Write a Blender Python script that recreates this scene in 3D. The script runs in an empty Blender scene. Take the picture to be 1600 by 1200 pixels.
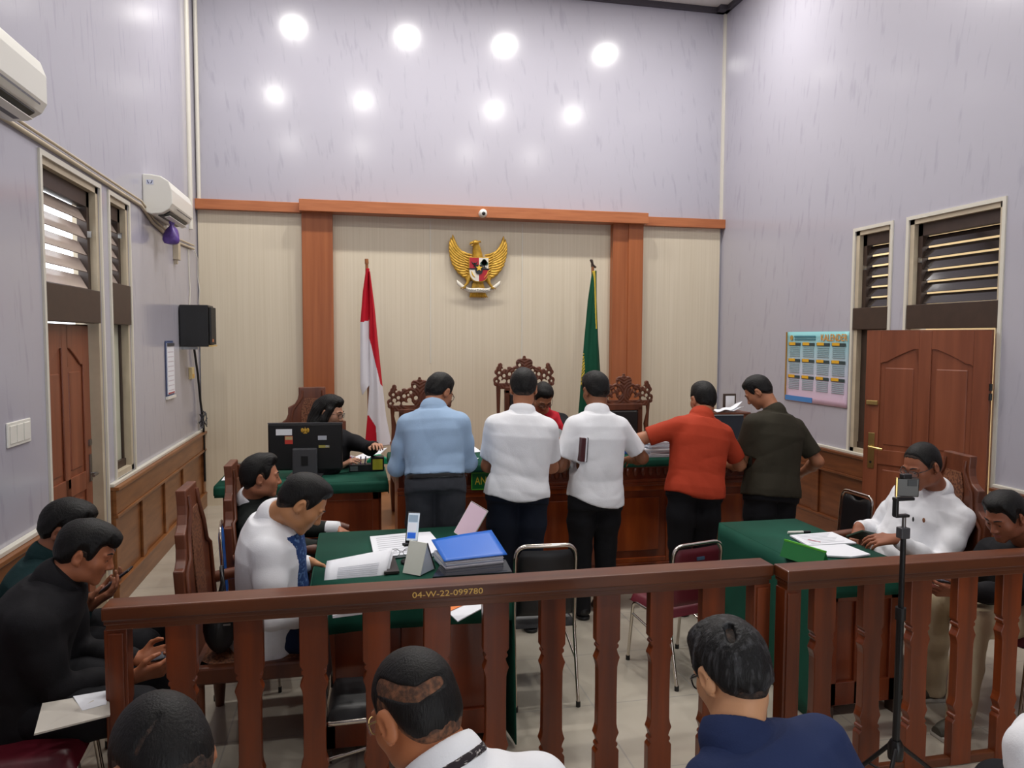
import bpy, math, random
import numpy as np
from mathutils import Vector, Matrix
random.seed(7)
C = bpy.context.scene.collection
SC = bpy.context.scene
# ---------------------------------------------------------------- camera
F_PX, YAW, PITCH, ROLL, CAM_H = 1168.15, 0.20926, 0.06163, 0.004237, 1.9
def cam_axes():
    cy, sy, cp, sp = math.cos(YAW), math.sin(YAW), math.cos(PITCH), math.sin(PITCH)
    f, r, u = np.array([sy, cy, 0]), np.array([cy, -sy, 0]), np.array([0, 0, 1.])
    f, u = f*cp-u*sp, u*cp+f*sp
    c, s = math.cos(ROLL), math.sin(ROLL)
    return r*c+u*s, f, u*c-r*s
CR, CF, CU = cam_axes()
def ray(px, py): return CF+CR*(px-800)/F_PX-CU*(py-600)/F_PX
def at(px, py, Y):
    d = ray(px, py); return np.array([0, 0, CAM_H])+d*(Y/d[1])
def atX(px, py, X):
    d = ray(px, py); return np.array([0, 0, CAM_H])+d*(X/d[0])
def atZ(px, py, Z):
    d = ray(px, py); return np.array([0, 0, CAM_H])+d*((Z-CAM_H)/d[2])
cam = bpy.data.cameras.new('camera'); camo = bpy.data.objects.new('camera', cam); C.objects.link(camo)
m = Matrix.Identity(4)
for i in range(3):
    m[i][0], m[i][1], m[i][2] = CR[i], CU[i], -CF[i]
m[2][3] = CAM_H
camo.matrix_world = m
cam.sensor_width = 36; cam.lens = 36*F_PX/1600; cam.clip_start = .05
SC.camera = camo
SC.view_settings.view_transform = 'Standard'; SC.view_settings.look = 'None'
SC.view_settings.exposure = 0.0; SC.view_settings.gamma = 1
SC.cycles.use_denoising = True
SC.cycles.max_bounces = 8; SC.cycles.diffuse_bounces = 4; SC.cycles.glossy_bounces = 4
SC.cycles.sample_clamp_indirect = 6
SC.cycles.caustics_reflective = False; SC.cycles.caustics_refractive = False
# ---------------------------------------------------------------- world: daylight through the open rear of the hall
w = bpy.data.worlds.new('sky'); SC.world = w; w.use_nodes = True
bg = w.node_tree.nodes['Background']; bg.inputs[0].default_value = (.90, .95, 1, 1); bg.inputs[1].default_value = 4.0
XL, XR, YB, ZC, YR = -1.667, 4.592, 8.85, 6.0, -3.0
# ---------------------------------------------------------------- helpers
MATS = {}
def lin(c):
    return tuple(((v/255)/12.92 if v/255 <= .04045 else ((v/255+.055)/1.055)**2.4) for v in c)
def mat(name, rgb, rough=.5, metal=0, spec=.5, var=0, scale=(8, 8, 8), bump=0, bscale=None, rgb2=None, emit=0, coat=0, alpha=1, ramp=(.35, .65), detail=4):
    """procedural principled material; var/rgb2 = stretched noise between two colours, bump = noise bump"""
    if name in MATS: return MATS[name]
    M = bpy.data.materials.new(name); M.use_nodes = True; N = M.node_tree.nodes; L = M.node_tree.links
    b = N['Principled BSDF']; c1 = lin(rgb)
    b.inputs['Roughness'].default_value = rough; b.inputs['Metallic'].default_value = metal
    b.inputs['Specular IOR Level'].default_value = spec
    b.inputs['Base Color'].default_value = (*c1, 1)
    if coat: b.inputs['Coat Weight'].default_value = coat; b.inputs['Coat Roughness'].default_value = .08
    if alpha < 1: b.inputs['Alpha'].default_value = alpha
    if emit:
        b.inputs['Emission Color'].default_value = (*c1, 1); b.inputs['Emission Strength'].default_value = emit
    def noise(sc, det):
        tc = N.new('ShaderNodeTexCoord'); mp = N.new('ShaderNodeMapping'); nz = N.new('ShaderNodeTexNoise')
        mp.inputs['Scale'].default_value = sc; nz.inputs['Scale'].default_value = 1; nz.inputs['Detail'].default_value = det
        L.new(tc.outputs['Object'], mp.inputs[0]); L.new(mp.outputs[0], nz.inputs['Vector']); return nz
    if var or rgb2:
        c2 = lin(rgb2) if rgb2 else tuple(v*(1-var) for v in c1)
        nz = noise(scale, detail); r = N.new('ShaderNodeValToRGB')
        r.color_ramp.elements[0].position, r.color_ramp.elements[1].position = ramp
        r.color_ramp.elements[0].color = (*c2, 1); r.color_ramp.elements[1].color = (*c1, 1)
        L.new(nz.outputs[0], r.inputs[0]); L.new(r.outputs[0], b.inputs['Base Color'])
    if bump:
        nz = noise(bscale or scale, 5); bp = N.new('ShaderNodeBump'); bp.inputs['Strength'].default_value = bump
        bp.inputs['Distance'].default_value = .01
        L.new(nz.outputs[0], bp.inputs['Height']); L.new(bp.outputs[0], b.inputs['Normal'])
    MATS[name] = M; return M
def tag(o, label, cat, group=None, kind=None):
    o['label'] = label; o['category'] = cat
    if group: o['group'] = group
    if kind: o['kind'] = kind
    return o
ORG = {}
def thing(name, label, cat, loc=(0, 0, 0), rz=0, group=None):
    o = bpy.data.objects.new(name, None); C.objects.link(o); o.location = loc; o.rotation_euler = (0, 0, rz)
    o.empty_display_size = .1
    ORG[o.name] = (np.array(loc, float), rz); return tag(o, label, cat, group)
class MB:
    def __init__(s): s.v = []; s.f = []; s.m = []; s.cur = 0; s.sm = []; s.smooth = False
    def add(s, vs, fs):
        b = len(s.v); s.v.extend([tuple(map(float, p)) for p in vs])
        for f in fs: s.f.append([b+i for i in f]); s.m.append(s.cur); s.sm.append(s.smooth)
        return s
    def box(s, lo, hi, R=None, c=None):
        vs = [(x, y, z) for z in (lo[2], hi[2]) for y in (lo[1], hi[1]) for x in (lo[0], hi[0])]
        if R is not None:
            R = np.array(R); c = np.zeros(3) if c is None else np.array(c); vs = [R@np.array(p)+c for p in vs]
        return s.add(vs, [(0, 2, 3, 1), (4, 5, 7, 6), (0, 1, 5, 4), (1, 3, 7, 5), (3, 2, 6, 7), (2, 0, 4, 6)])
    def prism(s, poly, fn0, fn1):
        """polygon list of 2D points, fn0/fn1 map (a,b) to the two faces"""
        n = len(poly); vs = [fn0(*p) for p in poly]+[fn1(*p) for p in poly]
        return s.add(vs, [list(range(n))[::-1], list(range(n, 2*n))]+[(i, (i+1) % n, n+(i+1) % n, n+i) for i in range(n)])
    def tube(s, pts, r, n=10, caps=True, flat=None):
        """round tube along pts; r number or list"""
        pts = [np.array(p, float) for p in pts]; k = len(pts); rs = r if hasattr(r, '__len__') else [r]*k
        T = []
        for i in range(k):
            t = pts[min(i+1, k-1)]-pts[max(i-1, 0)]; T.append(t/(np.linalg.norm(t)+1e-9))
        ref = np.array([0, 0, 1.]) if abs(T[0][2]) < .9 else np.array([1., 0, 0])
        u = np.cross(T[0], ref); u /= np.linalg.norm(u); vs = []
        for i in range(k):
            u = u-T[i]*(u@T[i]); u /= np.linalg.norm(u)+1e-9; w_ = np.cross(T[i], u)
            for j in range(n):
                a = 2*math.pi*j/n; q = rs[i]*(u*math.cos(a)+w_*math.sin(a))
                vs.append(pts[i]+q)
        fs = [(i*n+j, i*n+(j+1) % n, (i+1)*n+(j+1) % n, (i+1)*n+j) for i in range(k-1) for j in range(n)]
        sm = s.smooth; s.smooth = True; s.add(vs, fs); s.smooth = sm
        if caps:
            s.add(vs[:n], [list(range(n))[::-1]]); s.add(vs[-n:], [list(range(n))])
        return s
    def lathe(s, prof, c, n=20, axis=(0, 0, 1)):
        ax = np.array(axis, float); ax /= np.linalg.norm(ax); ref = np.array([1., 0, 0]) if abs(ax[0]) < .9 else np.array([0, 1., 0])
        u = np.cross(ax, ref); u /= np.linalg.norm(u); v = np.cross(ax, u); c = np.array(c, float); vs = []
        for r, h in prof:
            for j in range(n):
                a = 2*math.pi*j/n; vs.append(c+ax*h+r*(u*math.cos(a)+v*math.sin(a)))
        k = len(prof)
        sm = s.smooth; s.smooth = True
        s.add(vs, [(i*n+j, i*n+(j+1) % n, (i+1)*n+(j+1) % n, (i+1)*n+j) for i in range(k-1) for j in range(n)])
        s.smooth = sm
        s.add(vs[:n], [list(range(n))[::-1]]); s.add(vs[-n:], [list(range(n))]); return s
    def grid(s, fn, nu, nv, mfn=None):
        b = len(s.v); sm = s.smooth
        s.v.extend([tuple(map(float, fn(i/nu, j/nv))) for j in range(nv+1) for i in range(nu+1)])
        for j in range(nv):
            for i in range(nu):
                a = b+j*(nu+1)+i; s.f.append([a, a+1, a+nu+2, a+nu+1]); s.sm.append(True)
                s.m.append(mfn((i+.5)/nu, (j+.5)/nv) if mfn else s.cur)
        return s
    def ell(s, c, r, R=None, n=14, k=9):
        c = np.array(c, float); vs = []
        for i in range(k+1):
            t = math.pi*i/k
            for j in range(n):
                a = 2*math.pi*j/n; q = np.array([r[0]*math.sin(t)*math.cos(a), r[1]*math.sin(t)*math.sin(a), r[2]*math.cos(t)])
                vs.append(c+(np.array(R)@q if R is not None else q))
        sm = s.smooth; s.smooth = True
        s.add(vs, [(i*n+j, (i+1)*n+j, (i+1)*n+(j+1) % n, i*n+(j+1) % n) for i in range(k) for j in range(n)]); s.smooth = sm; return s
    def build(s, name, mats, parent=None, world=False, bevel=0, solid=0, label=None):
        me = bpy.data.meshes.new(name); v = s.v
        if parent is not None and world:
            p = parent
            while p.parent: p = p.parent
            o_, rz = ORG[p.name]; cz, sz = math.cos(-rz), math.sin(-rz)
            a = np.array(v, float).reshape(-1, 3)-o_
            v = np.stack([a[:, 0]*cz-a[:, 1]*sz, a[:, 0]*sz+a[:, 1]*cz, a[:, 2]], 1).tolist()
        me.from_pydata(v, [], s.f)
        for mm in (mats if isinstance(mats, (list, tuple)) else [mats]): me.materials.append(mm)
        me.polygons.foreach_set('material_index', s.m); me.polygons.foreach_set('use_smooth', s.sm); me.update()
        o = bpy.data.objects.new(name, me); C.objects.link(o)
        if parent is not None: o.parent = parent
        if solid:
            md = o.modifiers.new('solid', 'SOLIDIFY'); md.thickness = solid; md.offset = 0
        if bevel:
            md = o.modifiers.new('bevel', 'BEVEL'); md.width = bevel; md.segments = 2; md.limit_method = 'ANGLE'
        if label: o['label'] = label
        return o
def struct(name, mb, mats, parent=None, **k):
    o = mb.build(name, mats, parent, **k)
    if parent is None: o['kind'] = 'structure'
    return o
def dup(root, loc, rz=0, label=None):
    r = root.copy(); C.objects.link(r); r.location = loc; r.rotation_euler = (0, 0, rz)
    ORG[r.name] = (np.array(loc, float), rz)
    if label: r['label'] = label
    for ch in list(root.children):
        c = ch.copy(); C.objects.link(c); c.parent = r
        for g in list(ch.children):
            d = g.copy(); C.objects.link(d); d.parent = c
    return r
def text_mb(s, size, fn, depth=.001, align='CENTER', mb=None):
    """lettering as mesh; fn maps (x, y, z) of the flat text to a point"""
    cu = bpy.data.curves.new('lettering', 'FONT'); cu.body = s; cu.size = size; cu.align_x = align; cu.align_y = 'CENTER'; cu.extrude = depth; cu.resolution_u = 3
    o = bpy.data.objects.new('lettering', cu); C.objects.link(o)
    me = bpy.data.meshes.new_from_object(o.evaluated_get(bpy.context.evaluated_depsgraph_get()))
    mb = mb or MB(); mb.add([fn(*v.co) for v in me.vertices], [list(p.vertices) for p in me.polygons])
    bpy.data.objects.remove(o); bpy.data.curves.remove(cu); bpy.data.meshes.remove(me); return mb
def rotz(a): c, s = math.cos(a), math.sin(a); return np.array([[c, -s, 0], [s, c, 0], [0, 0, 1.]])
def rotx(a): c, s = math.cos(a), math.sin(a); return np.array([[1., 0, 0], [0, c, -s], [0, s, c]])
def roty(a): c, s = math.cos(a), math.sin(a); return np.array([[c, 0, s], [0, 1., 0], [-s, 0, c]])
# ---------------------------------------------------------------- materials
PVC = mat('pvc_panel', (177, 175, 186), .15, spec=.5, rgb2=(167, 165, 177), scale=(18, 18, 2.2), ramp=(.30, .42), bump=.03, bscale=(9, 9, .5))
def slant(M, a):          # lean the printed streaks a little
    N = M.node_tree.nodes; L = M.node_tree.links
    for mp in [n for n in N if n.type == 'MAPPING']:
        src = mp.inputs[0].links[0].from_socket; v = N.new('ShaderNodeVectorRotate'); v.rotation_type = 'EULER_XYZ'; v.inputs['Rotation'].default_value = (-a, a, 0)
        L.new(src, v.inputs['Vector']); L.new(v.outputs[0], mp.inputs[0])
slant(PVC, .12)
CREAM = mat('cream_panel', (214, 203, 182), .4, rgb2=(205, 193, 170), scale=(60, 60, .6), ramp=(.3, .7))
ORANGE = mat('orange_laminate', (182, 112, 70), .38, rgb2=(164, 96, 58), scale=(3, 3, 40), ramp=(.3, .7))
ORANGEV = mat('orange_laminate_upright', (166, 96, 54), .38, rgb2=(146, 80, 42), scale=(22, 22, .8), ramp=(.3, .7))
WHITE_TRIM = mat('white_trim', (212, 208, 196), .4)
CREAM_TRIM = mat('cream_jamb', (196, 182, 158), .5, var=.15, scale=(6, 6, 6))
DADO = mat('dado_wood', (142, 92, 52), .35, rgb2=(112, 66, 34), scale=(2.5, 2.5, 22), ramp=(.3, .7))
DADOR = mat('dado_wood_dark', (116, 66, 36), .35, rgb2=(88, 46, 24), scale=(2.5, 2.5, 22), ramp=(.3, .7))
DOORW = mat('door_wood', (140, 80, 54), .35, rgb2=(116, 62, 40), scale=(14, 14, 1), ramp=(.3, .7))
RAILW = mat('rail_wood', (110, 58, 28), .34, rgb2=(76, 36, 16), scale=(1.6, 14, 14), ramp=(.28, .7), coat=.1)
BALW = mat('baluster_wood', (128, 56, 18), .34, rgb2=(82, 34, 11), scale=(16, 16, 1.4), ramp=(.28, .7), coat=.1)
CHAIRW = mat('carved_wood', (112, 60, 36), .4, rgb2=(80, 40, 24), scale=(14, 14, 1.6), ramp=(.3, .7))
BENCHW = mat('bench_wood', (142, 68, 34), .28, rgb2=(100, 40, 20), scale=(9, 9, 1), ramp=(.3, .72), coat=.3)
DARKW = mat('dark_brown_wood', (62, 46, 38), .45, var=.2, scale=(3, 12, 12))
GREEN = mat('green_cloth', (22, 78, 62), .75, spec=.2, var=.16, scale=(5, 5, 5), bump=.05, bscale=(160, 160, 160))
CHROME = mat('chrome', (214, 206, 196), .16, metal=1)
BLACKV = mat('black_vinyl', (30, 30, 32), .42)
MAROON = mat('maroon_vinyl', (96, 22, 36), .42)
BLUEV = mat('blue_vinyl', (18, 84, 160), .45)
BLACKP = mat('black_plastic', (18, 18, 20), .4)
GREYP = mat('grey_plastic', (66, 66, 70), .4)
WHITEP = mat('white_plastic', (226, 224, 216), .35)
PAPER = mat('paper', (232, 234, 240), .7, spec=.2)
PRINT = mat('print_grey', (188, 190, 198), .7, spec=.2)
BRASS = mat('brass', (208, 184, 120), .3, metal=1)
STEEL = mat('steel', (150, 150, 150), .3, metal=1)
GOLD = mat('gold_paint', (214, 168, 62), .38, metal=.35, var=.3, scale=(30, 30, 30))
GLASSY = mat('lens_glass', (220, 230, 235), .05, alpha=.12)
TILE = mat('floor_tile', (186, 178, 164), .16, rgb2=(172, 164, 150), scale=(2.2, 2.2, 2.2), ramp=(.35, .65))
# floor tile joints
def tile_joints(M):
    N = M.node_tree.nodes; L = M.node_tree.links; b = N['Principled BSDF']
    tc = N.new('ShaderNodeTexCoord'); br = N.new('ShaderNodeTexBrick'); br.offset = 0
    br.inputs['Scale'].default_value = 1; br.inputs['Brick Width'].default_value = .6; br.inputs['Row Height'].default_value = .6
    br.inputs['Mortar Size'].default_value = .004; br.inputs['Mortar'].default_value = (.36, .34, .30, 1)
    src = b.inputs['Base Color'].links[0].from_socket
    L.new(tc.outputs['Object'], br.inputs['Vector']); L.new(src, br.inputs['Color1']); L.new(src, br.inputs['Color2'])
    L.new(br.outputs['Color'], b.inputs['Base Color'])
tile_joints(TILE)
CEILM = mat('ceiling_white', (214, 212, 206), .6)
MOULD = mat('dark_moulding', (70, 66, 74), .5)
OUTW = mat('outside_plaster', (228, 196, 140), .8, var=.1, scale=(1, 1, 1))
FROST = mat('frosted_pane', (196, 196, 176), .5, var=.25, scale=(2, 2, 1))
# ---------------------------------------------------------------- ceiling lamps (light of the hall)
def ceiling_lamp(x, y, label, power):
    t = thing('ceiling_downlight', label, 'ceiling light', (x, y, ZC), group='round downlights in the ceiling')
    MB().lathe([(.15, -.001), (.15, -.02), (.125, -.025), (.12, -.012)], (0, 0, 0), 24).build('housing', WHITEP, t)
    MB().lathe([(.118, -.012), (.118, -.016)], (0, 0, 0), 24).build('diffuser', mat('lamp_diffuser', (255, 248, 236), .5, emit=10), t)
    ld = bpy.data.lights.new('downlight', 'AREA'); ld.shape = 'DISK'; ld.size = .20; ld.energy = power; ld.color = (1, .97, .925)
    lo = bpy.data.objects.new('downlight', ld); C.objects.link(lo); lo.parent = t; lo.location = (0, 0, -.03); lo['kind'] = 'helper'
for yy, row, pw in ((7.24, 'by the end wall', 48), (4.3, 'over the public rail', 32), (1.1, 'over the public seats', 22)):
    for k, xx in enumerate((-.73, .75, 2.10, 3.57) if yy > 5 else (-1.25, .2, 2.5, 3.95)):
        ceiling_lamp(xx, yy, 'round white downlight %s, %s from the door side' % (row, ('first', 'second', 'third', 'fourth')[k]), pw)
# ---------------------------------------------------------------- shell
def wall_rects(axis, X, thick, ys, zs, holes):
    """wall in plane X with rectangular holes (y0,y1,z0,z1), cut into boxes"""
    mb = MB(); Y = sorted(set([ys[0], ys[1]]+[h for q in holes for h in q[:2]])); Z = sorted(set([zs[0], zs[1]]+[h for q in holes for h in q[2:]]))
    for a, b in zip(Y, Y[1:]):
        for c, d in zip(Z, Z[1:]):
            if any(q[0] <= (a+b)/2 <= q[1] and q[2] <= (c+d)/2 <= q[3] for q in holes): continue
            lo, hi = sorted((X, X+thick))
            if axis == 'x': mb.box((lo, a, c), (hi, b, d))
            else: mb.box((a, lo, c), (b, hi, d))
    return mb
LH = [(4.60, 5.56, 0, 2.89), (5.77, 6.23, .875, 2.89)]
RH = [(4.60, 5.53, 0, 2.90), (5.75, 6.22, .845, 2.90)]
struct('wall_left', wall_rects('x', XL, -.16, (YR, YB+.2), (0, ZC), LH), PVC)
struct('wall_right', wall_rects('x', XR, .16, (YR, YB+.2), (0, ZC), RH), PVC)
struct('wall_back', MB().box((XL, YB, 0), (XR, YB+.2, ZC)), PVC)
struct('wall_rear', wall_rects('y', YR, -.16, (XL-.16, XR+.16), (0, ZC), [(.2, 3.0, 0, 2.9)]), PVC)
struct('floor', MB().box((XL-.16, YR-4, -.1), (XR+.16, YB+.2, 0)), TILE)
struct('ceiling', MB().box((XL-.16, YR-.16, ZC), (XR+.16, YB+.2, ZC+.15)), CEILM)
struct('wall_outside_left', MB().box((-3.6, 2, -.2), (-3.5, 9.5, 2.3)), mat('outside_pale', (214, 200, 184), .8, var=.1))
struct('wall_outside_right', MB().box((6.4, 2, -.2), (6.5, 9.5, 3.6)), OUTW)
struct('ground_outside', MB().box((-8, 0, -.25), (10, 12, -.12)), mat('outside_paving', (190, 180, 160), .9, var=.2))
# dark moulding round the ceiling, with the small step in the corner
mb = MB(); mb.box((XL, YB-.05, ZC-.06), (XR, YB, ZC)); mb.box((XL, YR, ZC-.06), (XL+.05, YB, ZC)); mb.box((XR-.05, YR, ZC-.06), (XR, YB, ZC)); mb.box((XR-.14, YB-.14, ZC-.06), (XR, YB, ZC))
struct('trim_1', mb, MOULD)
# lower end wall: cream panel, pilasters, stepped cornice
struct('trim_2', MB().box((XL+.012, YB-.03, 0), (XR-.03, YB-.002, 3.30)), CREAM)
mb = MB()
for x in (.891, 1.991): mb.box((x-.006, YB-.036, 1.6), (x+.006, YB-.029, 3.26))
struct('trim_3', mb, WHITE_TRIM)
mb = MB(); mb.box((-.552, YB-.13, 0), (-.215, YB-.03, 3.30)); struct('trim_4', mb, ORANGEV, bevel=.006)
mb = MB(); mb.box((3.10, YB-.13, 0), (3.30, YB-.03, 3.30)); mb.box((3.295, YB-.145, 0), (3.487, YB-.03, 3.30)); struct('trim_5', mb, ORANGEV, bevel=.006)
struct('trim_6', MB().box((XL, YB-.11, 3.285), (-.55, YB, 3.395)), ORANGE, bevel=.004)
struct('trim_7', MB().box((3.50, YB-.11, 3.285), (XR+.0, YB, 3.395)), ORANGE, bevel=.004)
struct('trim_8', MB().box((-.57, YB-.24, 3.285), (3.51, YB, 3.415)), ORANGE, bevel=.004)
# white corner trims and conduits
mb = MB(); mb.box((XR-.03, YB-.03, 3.4), (XR, YB, ZC)); struct('trim_9', mb, WHITE_TRIM)
mb = MB(); mb.tube([(XL+.03, YB-.03, 3.4), (XL+.03, YB-.03, ZC)], .022); mb.tube([(XL+.015, YB-.42, 3.02), (XL+.015, YB-.42, ZC)], .026); struct('trim_10', mb, WHITE_TRIM)
# dado wainscot
def dado(name, X, sgn, y0, y1, top, wood, stiles):
    mb = MB(); a = lambda d0, d1, ya, yb, za, zb: mb.box((min(X+sgn*d0, X+sgn*d1), ya, za), (max(X+sgn*d0, X+sgn*d1), yb, zb))
    a(0, .02, y0, y1, 0, top-.03)
    a(.02, .045, y0, y1, top-.20, top-.03); a(.02, .055, y0, y1, top-.225, top-.20); a(.02, .05, y0, y1, 0, .14); a(.02, .055, y0, y1, .14, .165)
    a(.02, .04, y0, y0+.10, .165, top-.225); a(.02, .04, y1-.10, y1, .165, top-.225)
    for s in stiles: a(.02, .04, s-.05, s+.05, .165, top-.225)
    a(0, .065, y0, y1, top-.03, top-.005)
    o = struct(name, mb, wood, bevel=.004)
    MB().box((min(X, X+sgn*.035), y0, top-.005), (max(X, X+sgn*.035), y1, top+.02)).build('cap', WHITE_TRIM, o, bevel=.004)
dado('trim_11', XL, 1, 5.60, YB-.03, .855, DADO, (6.32, 7.04, 7.76))
dado('trim_12', XL, 1, YR, 4.56, .855, DADO, (1.3, 2.1, 2.9, 3.7))
dado('trim_13', XR, -1, 5.57, YB-.03, .83, DADOR, (6.68, 7.4, 8.1))
dado('trim_14', XR, -1, YR, 4.56, .83, DADOR, (2.9, 3.7))
# door and side-light frames
def opening_frame(name, X, sgn, holes, white):
    mb = MB()
    for (y0, y1, z0, z1) in holes:     # thin white bead round the opening on the room face
        for (a, b, c, d) in ((y0-.03, y0, z0, z1+.03), (y1, y1+.03, z0, z1+.03), (y0, y1, z1, z1+.03)):
            mb.box((min(X, X+sgn*.012), a, c), (max(X, X+sgn*.012), b, d))
        if z0 > .1: mb.box((min(X, X+sgn*.012), y0-.03, z0-.02), (max(X, X+sgn*.012), y1+.03, z0))
    struct(name, mb, white)
opening_frame('trim_15', XL, 1, LH, WHITE_TRIM); opening_frame('trim_16', XR, -1, RH, WHITE_TRIM)
def jambs(name, X, sgn, holes, m_, edge):
    mb = MB()
    for (y0, y1, z0, z1) in holes:
        xa, xb = sorted((X-sgn*.15, X-sgn*.005))
        mb.box((xa, y1-.05, z0), (xb, y1, z1)); mb.box((xa, y0, z0), (xb, y0+.03, z1)); mb.box((xa, y0, z1-.04), (xb, y1, z1))
        if z0 > .1: mb.box((xa, y0, z0), (xb, y1, z0+.04))
    struct(name, mb, m_)
jambs('trim_17', XL, 1, LH, CREAM_TRIM, .1); jambs('trim_18', XR, -1, RH, CREAM_TRIM, .1)
# transom beams
for nm, X, sgn, (y0, y1), z0, z1 in (('trim_19', XL, 1, (4.60, 5.50), 1.985, 2.20), ('trim_20', XL, 1, (5.77, 6.21), 1.985, 2.28), ('trim_21', XR, -1, (4.60, 5.52), 1.99, 2.19), ('trim_22', XR, -1, (5.75, 6.215), 1.99, 2.19)):
    struct(nm, MB().box((min(X-sgn*.10, X+sgn*.012), y0, z0), (max(X-sgn*.10, X+sgn*.012), y1, z1)), DARKW, bevel=.004)
# louvre windows: dark frame with tilted glass slats
SLAT_L = mat('louvre_glass_pale', (184, 168, 158), .12, spec=.8, var=.25, scale=(2, 2, 6))
SLAT_R = mat('louvre_glass_dark', (44, 36, 33), .08, spec=.8)
def louvre(name, X, sgn, y0, y1, z0, z1, n, m_, tilt):
    xm = X-sgn*.075
    mb = MB(); mb.box((xm-.03, y0, z0), (xm+.03, y0+.035, z1)); mb.box((xm-.03, y1-.05, z0), (xm+.03, y1, z1)); mb.box((xm-.03, y0, z1-.10), (xm+.03, y1, z1))
    o = struct(name, mb, DARKW)
    h = (z1-.10-z0)/n
    for i in range(n):
        zc = z0+h*(i+.5)
        R = roty(-tilt*sgn)
        MB().box((-.004, y0+.04, -h*.46), (.004, y1-.055, h*.46), R, (xm, 0, zc)).build('slat', m_, o)
    MB().box((xm+sgn*.03, y1-.05, z0+.35), (xm+sgn*.055, y1-.035, z0+.39)).build('latch', STEEL, o)
louvre('window_1', XL, 1, 4.63, 5.51, 2.20, 2.85, 5, SLAT_L, .5)
louvre('window_2', XL, 1, 5.80, 6.18, 2.28, 2.85, 5, SLAT_L, .5)
louvre('window_3', XR, -1, 4.63, 5.48, 2.19, 2.86, 6, SLAT_R, .42)
louvre('window_4', XR, -1, 5.78, 6.17, 2.19, 2.86, 6, SLAT_R, .42)
mb = MB(); xm = XL-.075; mb.box((xm-.02, 5.80, .91), (xm+.02, 5.83, 1.985)); mb.box((xm-.02, 6.15, .91), (xm+.02, 6.18, 1.985)); mb.box((xm-.02, 5.80, .91), (xm+.03, 6.18, .97))
o = struct('window_5', mb, DARKW); MB().box((xm-.006, 5.83, .97), (xm+.006, 6.15, 1.985)).build('pane', FROST, o)
mb = MB(); xm = XR+.075; mb.box((xm-.02, 5.78, .88), (xm+.02, 5.83, 1.99)); mb.box((xm-.02, 6.02, .88), (xm+.02, 6.17, 1.99)); mb.box((xm-.03, 5.78, .88), (xm+.02, 6.17, .94))
o = struct('window_6', mb, DARKW); MB().box((xm-.006, 5.83, .94), (xm+.006, 6.02, 1.99)).build('pane', mat('dark_pane', (70, 58, 44), .15), o)
# panelled doors; local: x along the leaf from the hinge, y thickness, z up
def door_leaf(name, loc, rz, width, top, lever_side, with_lock):
    o = MB().box((0, -.012, 0), (width, .012, top)).build(name, DOORW); o['kind'] = 'structure'; o.location = loc; o.rotation_euler = (0, 0, rz)
    s = .115; mid = width/2
    def frame(y0, y1, nm):
        mb = MB()
        mb.box((0, y0, 0), (s, y1, top)); mb.box((width-s, y0, 0), (width, y1, top)); mb.box((s, y0, 0), (width-s, y1, .16)); mb.box((s, y0, .88), (width-s, y1, 1.0))
        mb.box((mid-.045, y0, .16), (mid+.045, y1, 1.99-.01 if top > 1.99 else top-.01))
        for a, b, fl in ((s, mid-.045, 0), (mid+.045, width-s, 1)):   # arched top rails
            pts = [(a, top-.0), (a, top-.27)]
            for k in range(13):
                t = k/12; u = t if not fl else 1-t
                zz = top-.27+.12*min(1, max(0, (u-.12)/.75))**.8 if u > .12 else top-.27+.02*u/.12
                pts.append((a+(b-a)*t, zz))
            pts += [(b, top)]
            mb.prism(pts, lambda p, q: (p, y0, q), lambda p, q: (p, y1, q))
        mb.box((0, y0, top-.012), (width, y1, top))
        return mb.build(nm, DOORW, o, bevel=.004)
    frame(-.024, -.012, 'panel_frame'); frame(.012, .024, 'panel_frame')
    mb = MB()
    for a, b in ((s+.035, mid-.08), (mid+.08, width-s-.035)):
        for c, d in ((.20, .84), (1.04, top-.30)):
            mb.box((a, -.019, c), (b, .019, d))
    mb.build('raised_panel', DOORW, o, bevel=.008)
    return o
d = door_leaf('door_1', (XL-.09, 4.63, .01), math.pi/2, .86, 1.965, 1, True)
mb = MB(); mb.box((.80, -.032, .92), (.835, -.024, 1.10)); mb.tube([(.817, -.03, .97), (.817, -.07, .97), (.72, -.075, .97)], .009, 8); mb.box((.795, -.034, 1.16), (.84, -.024, 1.20)); mb.build('handle', STEEL, d)
da = math.radians(28.2)
d = door_leaf('door_2', (4.55, 4.60, .01), math.pi/2+da, .90, 1.965, 1, True)
mb = MB(); mb.box((.81, .024, .84), (.86, .030, 1.13)); mb.tube([(.835, .03, 1.02), (.835, .075, 1.02), (.72, .085, 1.01)], .010, 8); mb.build('handle', BRASS, d, bevel=.002)
MB().box((.79, .024, 1.36), (.88, .045, 1.395)).build('bolt', BRASS, d, bevel=.003)
MB().lathe([(.010, 0), (.010, .003)], (.835, .029, .89), 10, (0, 1, 0)).build('keyhole', BLACKP, d)
mb = MB()
for z in (.3, 1.45, 1.52): mb.tube([(-.005, .02, z), (-.005, .02, z+.05)], .012, 8)
mb.build('hinge', BLACKP, d)
# raised platform behind the judges' bench
struct('floor_platform', MB().box((.05, 6.02, 0), (3.45, YB-.03, .22)), DADO)
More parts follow.
